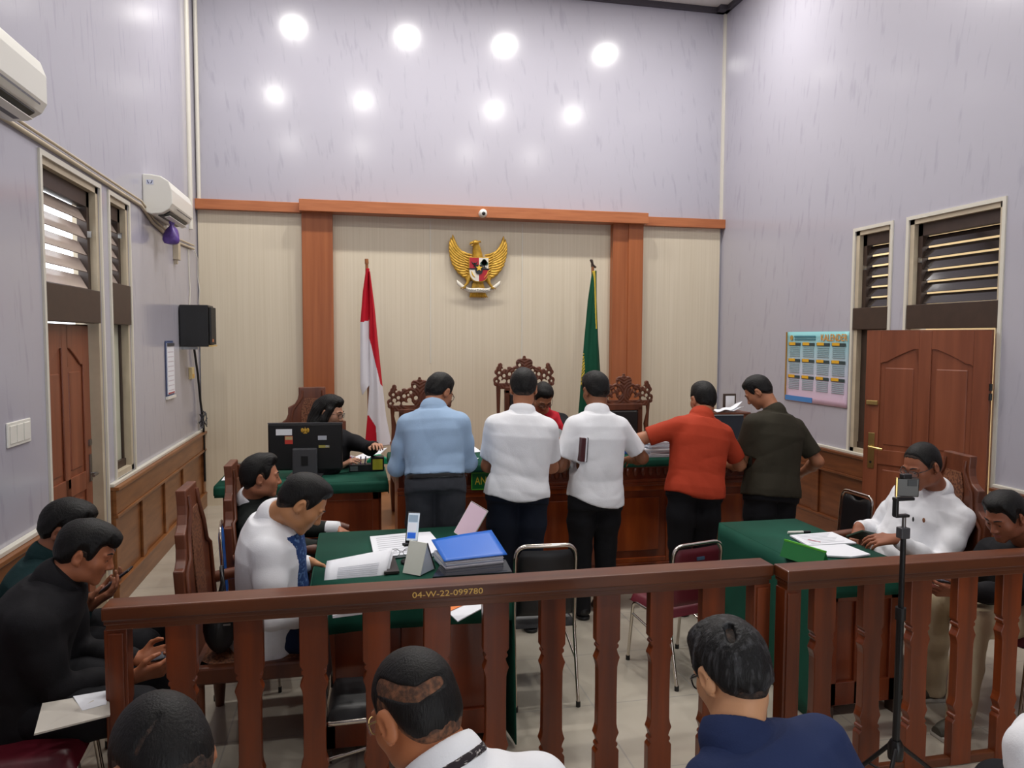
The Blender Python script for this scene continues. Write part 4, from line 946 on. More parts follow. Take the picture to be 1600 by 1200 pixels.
def hair(t, hc, H, s, style, matl, seed=1, h=.0045, streaks=(), extra=None, label=None, bare=False, stub=None):
    f = Field(hc-.22*s, hc+.22*s, h) if style != 'long' else Field(hc-.30*s, hc+.24*s, h)
    g = lambda c: hc+H@(np.array(c)*s)
    zl, th, vol = STY['thick'] if style == 'long' else STY[style]
    f.ell(g((0, -.015, .030)), np.array([.0755+th, .096+th, .088+th])*s, H, .005); f.ell(g((0, -.055, -.025)), np.array([.060+th*.6, .046+th*.7, .062])*s, H, .03*s)
    f.ell(g((0, .012, -.005)), np.array([.066+th*.9, .060, .06])*s, H, .02*s)
    for c, r in vol: f.ell(g(c), np.array(r)*s, H, .03*s)
    hc32, H32 = hc.astype(np.float32), H.astype(np.float32); r_ = np.random.RandomState(seed); ph = r_.uniform(0, 6, 6)
    def loc(P): return (P-hc32)@H32/s
    def strands(q):
        x, y, z = q[..., 0], q[..., 1], q[..., 2]; a = np.arctan2(x, z+.06)
        u = a*1.0+.25*np.sin(y*28+ph[0])
        return (.0007*np.sin(u*75+5*np.sin(y*26+ph[1])+ph[2])+.0006*np.sin(u*130+6*np.sin(z*36+ph[3]))+.0012*np.sin(y*45+u*9+ph[4]))*(.35 if th < .009 else 1)
    sl, P = f.sub(f.lo, f.lo+f.h*f.n); q = loc(P); f.D += (strands(q)*s).astype(np.float32)
    def mask(P):
        q = loc(P); z = np.interp(q[..., 1], ZLY, zl); jag = .004*np.sin(q[..., 0]*170+ph[0])+.003*np.sin(q[..., 1]*190+ph[5])
        if style != 'long':
            rec = .016*np.exp(-((np.abs(q[..., 0])-.045)/.016)**2)*(q[..., 1] > .045); z = z+rec
        return (z+jag-q[..., 2])*.75*s
    sl, P = f.sub(f.lo, f.lo+f.h*f.n); f.D += (np.clip(1+mask(P)/(.032*s), 0, 1)*(th+.002)*s*.85).astype(np.float32)
    f.cut(mask, .004)
    if style == 'long':
        for x in (-1, 1):
            f.chain([g((x*.075, .02, .03)), g((x*.088, .0, -.05)), g((x*.092, -.02, -.12)), g((x*.085, -.03, -.19))], [.026*s, .030*s, .034*s, .024*s], .02)
        f.chain([g((0, -.095, .02)), g((0, -.095, -.08)), g((0, -.085, -.20))], [.05*s, .062*s, .05*s], .03); f.chain([g((-.05, -.085, 0)), g((-.06, -.08, -.10)), g((-.06, -.075, -.2))], [.045*s, .05*s, .04*s], .03); f.chain([g((.05, -.085, 0)), g((.06, -.08, -.10)), g((.06, -.075, -.2))], [.045*s, .05*s, .04*s], .03)
        sl, P = f.sub(f.lo, f.lo+f.h*f.n); q = loc(P); f.D += (.0025*np.sin(np.arctan2(q[..., 0], q[..., 1])*46+3*np.sin(q[..., 2]*24))).astype(np.float32)
    for a, b, r in streaks: f.cone(g(a), g(b), r*s, r*s*.9, .004, 's')
    if extra: extra(f, g, s, H)
    V, F = f.mesh(); o = raw_mesh('hair', V, F, matl, t, label=label)
    if style != 'long':      # cropped fade round the hairline
        f = Field(hc-.2*s, hc+.2*s, h); e_ = .0022
        f.ell(g((0, -.015, .030)), np.array([.0755+e_, .096+e_, .088+e_])*s, H, .005); f.ell(g((0, -.055, -.025)), np.array([.0605, .047, .062])*s, H, .03*s)
        f.ell(g((0, .012, -.005)), np.array([.0668, .060, .06])*s, H, .02*s); zl0 = [z+(-.013 if y < .03 else -.002) for y, z in zip(ZLY, zl)]
        def mask2(P):
            q = loc(P); z = np.interp(q[..., 1], ZLY, zl0); rec = .014*np.exp(-((np.abs(q[..., 0])-.045)/.016)**2)*(q[..., 1] > .045); jag = .003*np.sin(q[..., 0]*230+ph[0])+.003*np.sin(q[..., 1]*260+ph[5]); return (z+rec+jag-q[..., 2])*.75*s
        f.cut(mask2, .003)
        for a, b, r in (streaks if bare else ()): f.cone(g(a), g(b), r*s*.7, r*s*.6, .003, 's')
        V, F = f.mesh(); raw_mesh('cropped_hair', V, F, stub or HAIRS, o)
    return o
def eyes(t, hc, H, s, brow=HAIRM):
    for x in (-1, 1):
        mb = MB(); n, k = 12, 8; vs = []
        c = np.array([x*.030, .0775, .0005])
        for i in range(k+1):
            a = math.pi*i/k
            for j in range(n): b = 2*math.pi*j/n; vs.append(hc+H@((c+.0125*np.array([math.sin(a)*math.cos(b), math.cos(a), math.sin(a)*math.sin(b)]))*s))
        mb.smooth = True
        for i in range(k): mb.cur = 1 if i < 2 else 0; mb.add([], []); [mb.f.append([i*n+j, (i+1)*n+j, (i+1)*n+(j+1) % n, i*n+(j+1) % n]) or mb.m.append(mb.cur) or mb.sm.append(True) for j in range(n)]
        mb.v = [tuple(v) for v in vs]; mb.build('eye', [EYEW, IRIS], t, world=True)
        g = lambda x_, y_, z_: hc+H@(np.array([x_, y_, z_])*s)
        MB().tube([g(x*.013, .0945, .023), g(x*.030, .0925, .029), g(x*.048, .080, .025)], [.0032*s, .0036*s, .0018*s], 6).build('eyebrow', brow, t, world=True)
def glasses(t, hc, H, s, frame=BLACKP, rim=.0016, w=.026, hgt=.018):
    g = lambda x, y, z: hc+H@(np.array([x, y, z])*s); mb = MB()
    for x in (-1, 1):
        ring = [g(x*.031+w*math.copysign(abs(math.cos(a))**.7, math.cos(a)), .104-.012*abs(math.cos(a))*(x*math.cos(a) > 0), -.002+hgt*math.copysign(abs(math.sin(a))**.8, math.sin(a))) for a in np.linspace(0, 2*math.pi, 21)]
        mb.tube(ring, rim*s, 6, caps=False); mb.tube([g(x*.056, .094, .006), g(x*.076, .06, .006), g(x*.083, -.005, .008), g(x*.084, -.025, -.008)], rim*s*1.1, 6)
    mb.tube([g(-.006, .105, .002), g(0, .109, .004), g(.006, .105, .002)], rim*s, 6)
    o = mb.build('glasses', frame, t, world=True); mb = MB()
    for x in (-1, 1): mb.grid(lambda u, v: g(x*.031+w*.95*(u*2-1), .103, -.002+hgt*.9*(v*2-1)), 3, 3)
    mb.build('lens', GLASSY, o, world=True)
def person(label, neck, pelvis, yaw, head, face, tone=(168, 112, 82), hs=1.0, wrists=(None, None), elbows=((-.4, -.3, -.9), (.4, -.3, -.9)), legs=None, style='short', hairm=None, hseed=1, streaks=(), shirt=None,
           trousers=None, shoes=None, gl=None, vox=.0055, cvox=.0075, sw=.185, hunch=0, W=1, Dp=1, grow=.028, belly=0, roll=0, hands=None, sleeve='long', hem=None, hemt=-.24, collar=True, fold=.0045, tucked=False, fem=False, hand_s=1.05, seated=False, extra_hair=None, shirt_fn=None, collar_m=None, armr=1, cbase=.100, bare=False, stub=None, band=None, beard=False):
    """neck, pelvis, head = world points; yaw of the chest; face = (yaw, pitch) of the look; wrists (left, right)"""
    neck, pelvis, hc = (np.array(p, float) for p in (neck, pelvis, head))
    up = nrm(neck-pelvis); fw = hdg(yaw); fw = nrm(fw-up*(fw@up)); rt = np.cross(fw, up); R = np.stack([rt, fw, up], 1); L = np.linalg.norm(neck-pelvis)
    hf = hdg(*face); hr = nrm(np.cross(hf, [0, 0, 1])); hu = np.cross(hr, hf); cr, sr = math.cos(math.radians(roll)), math.sin(math.radians(roll)); hr, hu = hr*cr-hu*sr, hu*cr+hr*sr; H = np.stack([hr, hf, hu], 1)
    t = thing('person', label, 'person', (pelvis[0], pelvis[1], 0))
    sh = [neck-up*.088+rt*s*sw-fw*.01 for s in (-1, 1)]
    La, Lb = .285*armr, .25*armr; el = []; wr = []
    for i, s in enumerate((-1, 1)):
        wv = wrists[i] if wrists[i] is not None else sh[i]+fw*.22-up*.40-rt*s*.05
        wv = np.array(wv, float); hint = R@np.array(elbows[i], float); e_ = ik(sh[i], wv, hint, La, Lb); el.append(e_); wr.append(wv)
    hip = [pelvis+rt*s*.092 for s in (-1, 1)]
    if legs is None:
        legs = [(h_*np.array([1, 1, 0])+hdg(yaw)*.03+np.array([0, 0, .48]), h_*np.array([1, 1, 0])+np.array([0, 0, .085]), hdg(yaw)) for h_ in hip]
    legs = [(np.array(k_, float), np.array(a_, float), np.array(d_, float)) for k_, a_, d_ in legs]
    allp = np.array([neck, pelvis, hc]+sh+el+wr+[p for k_, a_, d_ in legs for p in (k_, a_, a_+d_*.2)])
    # ---- body
    f = Field(allp.min(0)-.20, allp.max(0)+.22, vox)
    loft(f, pelvis, R, L, -.006, -.02, .93, hunch, W*.9, Dp*.88, belly=belly*.8)
    nb = neck+up*.0
    head_fields(f, hc, H, hs, nb, fem); f.cone(neck+up*.01, neck-up*.06, .056, .064, .03)
    hinfo = []
    for i, s in enumerate((-1, 1)):
        f.cone(neck-up*.045+rt*s*.05, sh[i], .032, .044, .03); f.chain([sh[i], el[i]], [.052, .042], .02); f.chain([el[i], el[i]*.65+wr[i]*.35, wr[i]], [.042, .043, .028], .02)
        fd = nrm(wr[i]-el[i]); hp = (hands or [None, None])[i] or {}
        d_ = hp.get('d', fd); pl = hp.get('p', np.array([0, 0, -1.])-rt*s*.3)
        hinfo.append(hand(f, wr[i]+nrm(d_)*.012, d_, pl, s == 1, hp.get('c', .45), hand_s, thumb=hp.get('t', .6)))
        k_, a_, dd = legs[i]; f.chain([hip[i], k_], [.070, .052], .02); f.chain([k_, k_*.6+a_*.4, a_], [.05, .05, .034], .02); f.cone(a_-np.array([0, 0, .035]), a_+dd*.09-np.array([0, 0, .052]), .026, .02, .02)
    V, F = f.mesh()
    lv = (V-hc)@H/hs; fc = V[F].mean(1); lf = (fc-hc)@H/hs
    lipm = (np.abs(lf[:, 0]) < .023) & (lf[:, 1] > .080) & (lf[:, 2] < -.0575) & (lf[:, 2] > -.0785) & (np.abs(lf[:, 0]) < .024*(1-((lf[:, 2]+.067)/.013)**2*.8))
    raw_mesh('body', V, F, [skin(tone), LIPM], t, lipm.astype(int))
    eyes(t, hc, H, hs)
    if gl: glasses(t, hc, H, hs, *gl)
    hair(t, hc, H, hs, style, hairm or HAIRM, hseed, min(.0045, vox), streaks, extra_hair, bare=bare, stub=stub)
    if beard:
        g = lambda x, y, z: hc+H@(np.array([x, y, z])*hs); MB().tube([g(-.016, .094, -.052), g(0, .099, -.050), g(.016, .094, -.052)], [.002, .0035, .002], 6).build('moustache', HAIRM, t, world=True)
    # ---- trousers
    if trousers is not None:
        f = Field(allp.min(0)-.20, np.maximum(pelvis, allp[-6:].max(0))+.28, cvox)
        loft(f, pelvis, R, L, .010, -.14, .22 if tucked else min(.06, hemt+.12), 0, W, Dp, .03, (3, fold*.4), belly=belly*.6)
        for i in (0, 1):
            k_, a_, dd = legs[i]; b_ = a_+np.array([0, 0, -.045]) if not seated else a_+np.array([0, 0, -.02])
            f.chain([hip[i], hip[i]*.5+k_*.5, k_], [.099*W, .096*W, .078], .03); f.chain([k_, k_*.55+b_*.45, b_], [.076, .070, .062], .02)
        sl, P = f.sub(f.lo, f.lo+f.h*f.n); f.D += folds(P, hseed+40, fold*.8)
        zlow = min(l[1][2] for l in legs)-.055; f.cut(lambda P: (zlow-P[..., 2]), .003)
        V, F = f.mesh(); raw_mesh('trousers', V, F, trousers, t)
        if tucked:
            f = Field(pelvis-.28, pelvis+.28, .006); loft(f, pelvis, R, L, .022, .035, .105, 0, W, Dp, .005, belly=belly*.6); V, F = f.mesh(); raw_mesh('belt', V, F, mat('black_leather_belt', (20, 20, 22), .3), t)
    # ---- shoes
    for i in (0, 1):
        k_, a_, dd = legs[i]; f = Field(a_-.16, a_+np.array([0, 0, .06])+.22*np.abs(dd)+.14, .006); z0 = a_[2]-.085
        f.cone(a_+np.array([0, 0, -.035])-dd*.03, a_+dd*.10+np.array([0, 0, -.05]), .042, .036, .02); f.cone(a_+dd*.08+np.array([0, 0, -.055]), a_+dd*.17+np.array([0, 0, -.062]), .038, .032, .02); f.cone(a_+np.array([0, 0, .02]), a_+np.array([0, 0, -.03]), .042, .042, .02)
        f.cut(lambda P: z0+.018-P[..., 2], .004); V, F = f.mesh(); so = raw_mesh('shoe', V, F, (shoes or (mat('black_shoe', (20, 20, 20), .4), None))[0], t)
        f = Field(a_-.16, a_+np.array([0, 0, .06])+.22*np.abs(dd)+.14, .006); f.cone(a_-dd*.035, a_+dd*.165, .043, .038, .02, flat=((0, 0, 1), .999))
        f.cut(lambda P: np.maximum(z0-P[..., 2], P[..., 2]-z0-.02), .003); 
        f.D = np.maximum(f.D, -1.0); f2 = f
        # extruded sole: project the capsule on the ground plane
        sl, P = f.sub(f.lo, f.lo+f.h*f.n); q = P-a_.astype(np.float32); al = np.clip(q@dd.astype(np.float32), -.035, .165); q2 = q-al[..., None]*dd.astype(np.float32); dist = np.hypot(q2[..., 0], q2[..., 1])-(.043-.03*np.maximum(0, al-.08))
        f.D = np.maximum(np.maximum(dist, z0-P[..., 2]), P[..., 2]-z0-.022).astype(np.float32); V, F = f.mesh(); raw_mesh('sole', V, F, (shoes or (0, BLACKP))[1] or BLACKP, so)
    # ---- shirt / jacket
    f = Field(np.minimum.reduce([neck, pelvis+up*L*(hemt-.1)]+sh+el+wr)-.22, np.maximum.reduce([neck, pelvis]+sh+el+wr)+.2, cvox)
    hemf = None
    if tucked: hemt = .10
    if hem: hemf = lambda x, y: (hemt+hem(x, y))*L
    loft(f, pelvis, R, L, grow, hemt, .985, hunch, W, Dp, .03, None, hemf, belly)
    for i, s in enumerate((-1, 1)):
        f.cone(neck-up*.020+rt*s*.035, sh[i]-rt*s*.015, .052, .056, .045); f.cone(neck-up*.06, neck-up*.0, .084, .070, .03)
        if sleeve == 'short':
            e2 = sh[i]*.22+el[i]*.78; f.cone(sh[i]-up*.0, e2, .066, .066, .04); 
            ax = nrm(el[i]-sh[i]).astype(np.float32); c_ = e2.astype(np.float32)
            f.cut(lambda P: np.where(((P-c_)@ax > 0) & (np.linalg.norm(P-c_, axis=-1) < .13), (P-c_)@ax, -1), .001, c_-.13, c_+.13)
        else:
            w2 = wr[i]-nrm(wr[i]-el[i])*.03; f.chain([sh[i], sh[i]*.5+el[i]*.5, el[i]], [.064, .060, .053], .04); f.chain([el[i], el[i]*.5+w2*.5, w2], [.056, .050, .042], .025)
    sl, P = f.sub(f.lo, f.lo+f.h*f.n); fa = folds(P, hseed, fold)
    wst = np.clip(1-((P-neck.astype(np.float32))@up.astype(np.float32)+L*.8)/(L*.6), .35, 1.2) ; f.D += (fa*np.clip(wst, .4, .85)).astype(np.float32)
    if tucked: f.cut(lambda P: ((pelvis+up*L*.19).astype(np.float32)-P)@up.astype(np.float32), .002, pelvis-.26, pelvis+.26, 'i') if 0 else None
    V, F = f.mesh(); fc = V[F].mean(1); mi = None; sm_ = shirt if isinstance(shirt, (list, tuple)) else [shirt]
    if shirt_fn: mi = shirt_fn((fc-pelvis)@R, L, fc)
    raw_mesh('shirt', V, F, sm_, t, mi)
    if collar:
        f = Field(neck-.19, neck+.19, .005); nd = nrm(hc+H@np.array([0, -.03, -.05])*hs-neck); b0 = neck+fw*.004
        f.chain([neck-up*.045, b0+nd*.008, b0+nd*.040], [cbase, .081, .0665], .012); f.chain([neck-up*.026, b0+nd*.006, b0+nd*.028], [cbase-.006, .088, .0745], .004)
        c_ = (b0+nd*.046).astype(np.float32); n32 = nd.astype(np.float32)
        f.cut(lambda P: (P-c_)@n32+.22*((P-c_)@fw.astype(np.float32)), .002); f.cone(b0-nd*.0, b0+nd*.14, .060, .058, .003, 's')
        V, F = f.mesh(); co = raw_mesh('collar', V, F, collar_m or sm_[0], t)
        if band is not None:
            f = Field(neck-.19, neck+.19, .004); f.chain([neck-up*.026, b0+nd*.006, b0+nd*.028], [cbase-.0035, .0905, .077], .004)
            cb = b0.astype(np.float32); f.cut(lambda P: np.abs((P-cb)@n32-.009)-.009, .001); V, F = f.mesh(); raw_mesh('collar_band', V, F, band, co)
    return dict(t=t, R=R, H=H, hc=hc, sh=sh, el=el, wr=wr, hand=hinfo, hs=hs, neck=neck, pelvis=pelvis, L=L)
WHITE_C = fabric('white_cotton', (236, 237, 241)); BLUE_C = fabric('light_blue_cotton', (156, 182, 212)); ORANGE_C = fabric('orange_red_cotton', (172, 60, 36)); OLIVE_C = fabric('dark_olive_cotton', (50, 46, 36))
NAVY_T = fabric('navy_denim', (24, 30, 44)); BLACK_T = fabric('black_trouser', (25, 25, 29)); GREY_T = fabric('dark_grey_trouser', (58, 60, 66)); BLACK_C = fabric('black_cotton', (25, 24, 27)); TEAL_C = fabric('dark_teal_cotton', (20, 46, 48))
SUIT = fabric('dark_suit', (32, 36, 34)); BLAZER = fabric('black_blazer', (24, 24, 28)); ROBE = fabric('black_robe', (22, 22, 26)); REDR = fabric('red_robe_collar', (176, 30, 44)); KHAKI = fabric('khaki_cotton', (186, 168, 138)); NAVY_C = fabric('navy_cotton', (34, 46, 82))
BATIK = mat('blue_batik', (36, 62, 112), .75, spec=.2, rgb2=(92, 122, 166), scale=(38, 38, 60), ramp=(.34, .46), detail=2)
CBAND = mat('batik_band', (46, 40, 44), .75, spec=.2, rgb2=(190, 184, 180), scale=(70, 70, 200), ramp=(.34, .46), detail=2)
def seat_legs(pel, yaw, spread=.10, th=.43, shin=.44, back=0, zk=None):
    pel = np.array(pel, float); f_ = hdg(yaw); r_ = np.array([f_[1], -f_[0], 0]); out = []
    for s in (-1, 1):
        k = pel+r_*s*spread*1.2+f_*th; k[2] = zk or .52; a = k-f_*(.03+back); a[2] = .085; out.append((k, a, nrm(f_+r_*s*.15)))
    return out
def streak(px_list, r, hc, H, hs):
    """points on the scalp seen at the given pixels -> local head coordinates"""
    out = []
    for px, py in px_list:
        d = nrm(ray(px, py)); o = H.T@(np.array([0, 0, CAM_H])-hc)/hs; dl = H.T@d/hs; c = np.array([0, -.015, .03]); rr = np.array([.0755, .096, .088])+.010
        A, B = dl/rr, (o-c)/rr; a, b, cc = A@A, 2*A@B, B@B-1; q = b*b-4*a*cc; tt = (-b-math.sqrt(max(q, 0)))/(2*a); out.append(o+dl*tt)
    return [(out[i], out[i+1], r) for i in range(len(out)-1)]
def head_axes(face, roll=0):
    hf = hdg(*face); hr = nrm(np.cross(hf, [0, 0, 1])); hu = np.cross(hr, hf); return np.stack([hr, hf, hu], 1)
def cuff(P, i, col=None, ln=.055):
    d = nrm(P['wr'][i]-P['el'][i]); a = P['wr'][i]
    MB().tube([a-d*ln, a-d*.0, a+d*.024, a+d*.026, a+d*.01], [.048, .047, .044, .038, .036], 16).build('cuff', col or WHITE_C, P['t'], world=True)
def watch(P, i, face_m=None):
    d = nrm(P['wr'][i]-P['el'][i]); a = P['wr'][i]-d*.015; u = nrm(np.cross(d, [0, 0, 1])); v = np.cross(u, d)
    mb = MB(); mb.lathe([(.034, -.009), (.0355, -.007), (.0355, .007), (.034, .009)], a, 18, d); o = mb.build('watch_strap', STEEL, P['t'], world=True); MB().lathe([(.017, .030), (.017, .040), (.013, .042)], a, 16, nrm(v+.4*u)).build('watch_case', STEEL, o, world=True)
# --- standing men at the bench, seen from behind
P2 = person('man in a light blue long sleeved shirt standing at the bench', at(677, 641, 4.72), at(680, 752, 4.62), 12, at(687, 612, 4.80), (50, -30), wrists=(at(648, 712, 4.98), at(722, 714, 4.98)), elbows=((-.45, -.7, -.7), (.3, -.8, -.7)),
       style='short', hseed=2, shirt=BLUE_C, trousers=GREY_T, tucked=True, gl=(BLACKP,), W=.95, sw=.164, hs=.95, fold=.0065)
P3 = person('man in a white short sleeved shirt and navy jeans beside the green sign', at(816, 646, 4.70), at(808, 765, 4.66), 5, at(818, 607, 4.77), (12, -22), wrists=(at(785, 720, 4.98), at(842, 728, 5.0)), elbows=((-.5, -.6, -.7), (.4, -.7, -.7)),
       style='thick', hseed=3, shirt=WHITE_C, trousers=NAVY_T, sleeve='short', hem=lambda x, y: .055*np.minimum(1, (np.abs(x)/.17)**2), hemt=-.12, W=1.05, Dp=1.06, sw=.170)
P4 = person('man in a white short sleeved shirt holding a maroon notebook under his arm', at(933, 646, 4.84), at(930, 775, 4.80), -5, at(930, 610, 4.92), (-10, -20), tone=(136, 88, 62), wrists=(at(888, 722, 5.02), at(984, 718, 5.10)), elbows=((-.6, -.6, -.5), (.6, -.5, -.7)),
       style='thick', hseed=4, shirt=WHITE_C, trousers=BLACK_T, sleeve='short', hem=lambda x, y: .05*np.minimum(1, (np.abs(x)/.17)**2)-.09*(x/.17)*.6, hemt=-.10, W=.96, sw=.166)
watch(P4, 0)
P5 = person('man in an orange red short sleeved shirt leaning over the papers', at(1096, 653, 4.82), at(1086, 762, 4.72), 0, at(1098, 624, 4.92), (-4, -14), wrists=(at(1018, 681, 5.06), at(1132, 724, 5.08)), elbows=((-.7, -.5, -.3), (.6, -.5, -.7)),
       style='short', hseed=5, shirt=ORANGE_C, trousers=BLACK_T, sleeve='short', hem=lambda x, y: .05*np.minimum(1, (np.abs(x)/.17)**2), hemt=-.15, W=1.02, sw=.168)
watch(P5, 0)
P6 = person('man in a dark olive short sleeved shirt bending over the end of the bench', at(1210, 646, 4.86), at(1205, 765, 4.78), -12, at(1184, 612, 4.96), (-52, -38), wrists=(at(1158, 706, 5.08), at(1254, 738, 5.02)), elbows=((-.6, -.6, -.5), (.15, -.9, -.4)),
       style='short', hseed=6, shirt=OLIVE_C, trousers=BLACK_T, sleeve='short', hemt=-.08, W=1.12, sw=.198, hs=.94)
# --- clerk behind the monitor, judge
def blaz(q, L, fc): return ((np.abs(q[:, 0]) < .055*(q[:, 2]/L-.25)) & (q[:, 1] > .04) & (q[:, 2] > .3*L)).astype(int)
hP = at(516, 644, 6.18); pel = np.array([-.20, 6.50, .52])
P1 = person('woman in a black blazer with long black hair and glasses behind the monitor', at(508, 678, 6.30), pel, 150, hP, (112, -14), tone=(186, 138, 112), wrists=(at(586, 697, 6.02), at(530, 730, 6.10)), elbows=((-.6, .1, -.6), (.6, .1, -.6)), legs=seat_legs(pel, 178, .08),
       style='long', hseed=7, shirt=[BLAZER, WHITE_C], shirt_fn=blaz, trousers=BLACK_T, fem=True, W=.92, sw=.16, hemt=-.15, gl=(BLACKP, .0018), collar=False, seated=True, hands=({'c': .5, 'p': (0, 0, -1)}, None), hs=1.05)
n_ = P1['neck']; R_ = P1['R']
MB().tube([n_+R_@np.array([-.06, .03, -.01]), n_+R_@np.array([-.035, .13, -.12]), n_+R_@np.array([0, .155, -.30])], .008, 6).build('lanyard', mat('lanyard_blue', (60, 110, 180), .6), P1['t'], world=True)
def robe(q, L, fc): return ((np.abs(q[:, 0]) < .15) & (q[:, 2] > .52*L) & ((q[:, 1] > -.02) | (q[:, 2] > .9*L))).astype(int)
pel = np.array([1.66, 6.62, .72])
J = person("seated judge in a black robe with red collar bowing over papers", at(848, 646, 6.42), pel, 182, at(848, 620, 6.24), (172, -48), wrists=(at(877, 684, 5.98), at(842, 690, 5.98)), elbows=((-.8, -.1, -.6), (.8, -.1, -.6)), legs=seat_legs(pel, 180, .1, zk=.72, th=.38),
       style='short', hseed=8, shirt=[ROBE, REDR], shirt_fn=robe, trousers=BLACK_T, gl=(BLACKP,), seated=True, collar=False, W=1.1, hemt=-.2, fold=.003)
# --- left table
pel = np.array([-.42, 4.62, .55])
P7 = person('man in a dark suit with white cuffs in the farther carved chair on the left', at(392, 782, 4.55), pel, 90, at(408, 744, 4.50), (80, -4), tone=(176, 116, 86), hs=1.0, wrists=(at(524, 826, 4.74), at(546, 862, 4.36)), elbows=((-.3, -.3, -.9), (.3, -.3, -.9)), legs=seat_legs(pel, 90),
       style='quiff', hseed=9, cbase=.076, shirt=SUIT, collar_m=WHITE_C, trousers=BLACK_T, seated=True, hemt=-.2, hands=({'c': .45, 'd': (.9, -.25, -.3), 'p': (0, -.3, -1)}, {'c': .4, 'd': (.9, .2, -.2), 'p': (0, .2, -1)}), vox=.005, W=1.0)
cuff(P7, 0); cuff(P7, 1); d_ = P7['hand'][0]
MB().lathe([(.0105, -.003), (.0115, 0), (.0105, .003)], d_[0]+d_[1]*.025-d_[3]*.012-d_[2]*.004, 12, d_[1]).build('ring', BRASS, P7['t'], world=True)
def batik(q, L, fc): return ((q[:, 1] > .03+.05*np.clip((q[:, 2]/L-.75)*4, -1, 1)) & (np.abs(q[:, 0]) < .165) & (q[:, 2] < .93*L)).astype(int)
pel = np.array([-.42, 3.66, .53])
P8 = person('man in a white shirt with blue batik front reading papers at the left table', at(428, 808, 3.60), pel, 86, at(474, 785, 3.52), (86, -40), tone=(190, 134, 92), hs=1.06, wrists=(at(486, 880, 3.86), at(512, 958, 3.42)), elbows=((-.3, -.4, -.9), (.5, -.5, -.8)), legs=seat_legs(pel, 88),
       style='fade', hseed=10, shirt=[WHITE_C, BATIK], shirt_fn=batik, trousers=fabric('blue_jeans', (28, 40, 70)), seated=True, hemt=-.30, vox=.0045, cvox=.0065, W=1.12, Dp=1.1, sw=.19, hands=({'c': .7, 'd': (.8, -.1, -.5), 'p': (.3, -.6, -.7)}, {'c': .35, 'd': (1, .1, .0), 'p': (0, 0, -1)}), collar_m=WHITE_C, belly=.03)
# --- men by the left wall
pel = np.array([-1.36, 3.62, .53])
P10 = person('man in a dark teal shirt half hidden behind the black shirted man', at(74, 872, 3.58), pel, 86, at(106, 826, 3.60), (92, -24), tone=(150, 96, 70), wrists=(at(142, 936, 3.62), at(134, 950, 3.46)), legs=seat_legs(pel, 88), style='thick', hseed=11, shirt=TEAL_C, trousers=BLACK_T, seated=True, hemt=-.2,
       hands=({'c': .5, 'd': (.8, 0, .5), 'p': (-.5, 0, .9)}, {'c': .5, 'd': (.8, .1, .45), 'p': (-.5, .3, .8)}), hunch=.03, fold=.003)
pel = np.array([-1.22, 3.04, .53])
P9 = person('man in a black long sleeved shirt looking down at his phone on the left', at(88, 908, 3.02), pel, 86, at(136, 862, 3.04), (86, -22), tone=(168, 104, 72), hs=.93, wrists=(at(214, 1030, 3.16), at(206, 1058, 3.04)), elbows=((-.3, -.5, -.9), (.3, -.5, -.9)), legs=seat_legs(pel, 88, .11), style='fringe', hseed=12, shirt=BLACK_C, trousers=BLACK_T, seated=True, hemt=-.2,
       hands=({'c': .75, 'd': (.9, -.15, .12), 'p': (.1, -.6, .5)}, {'c': .75, 'd': (.9, .15, .12), 'p': (.1, .7, .5)}), vox=.0045, cvox=.0065, hunch=.04, fold=.003, W=1.08)
# --- right desk
pel = np.array([3.16, 3.74, .54])
P14 = person('man in a white long sleeved shirt with glasses seated at the right desk', at(1464, 768, 3.66), pel, -106, at(1440, 727, 3.62), (-98, -22), tone=(150, 92, 66), hs=1.04, wrists=(at(1402, 842, 3.50), at(1342, 824, 3.86)), elbows=((-.6, -.4, -.8), (.35, -.2, -.9)), legs=seat_legs(pel, -88), style='crop', hseed=13, shirt=WHITE_C, trousers=BLACK_T, seated=True, hemt=-.15,
       gl=(BLACKP, .0018), W=1.04, Dp=1.08, sw=.178, belly=.03, vox=.005, hands=({'c': .5, 'd': (-.9, .35, -.1), 'p': (0, .5, -.8)}, {'c': .5, 'd': (-.5, -.5, -.5), 'p': (0, -.2, -1)}), armr=1.1, fold=.009)
watch(P14, 0); q = P14['R']; b_ = P14['pelvis']+q@np.array([-.085, .175, P14['L']*.70])
MB().ell(b_, (.005, .010, .014)).build('lapel_pin', mat('pin_brown', (130, 80, 50), .4), P14['t'], world=True)
b_ = P14['pelvis']+q@np.array([-.03, .178, P14['L']*.66]); MB().box((-.006, -.010, -.018), (.006, .010, .018), None) if 0 else MB().ell(b_, (.005, .006, .014)).build('pen_clip', BLACKP, P14['t'], world=True)
pel = np.array([3.33, 3.12, .53])
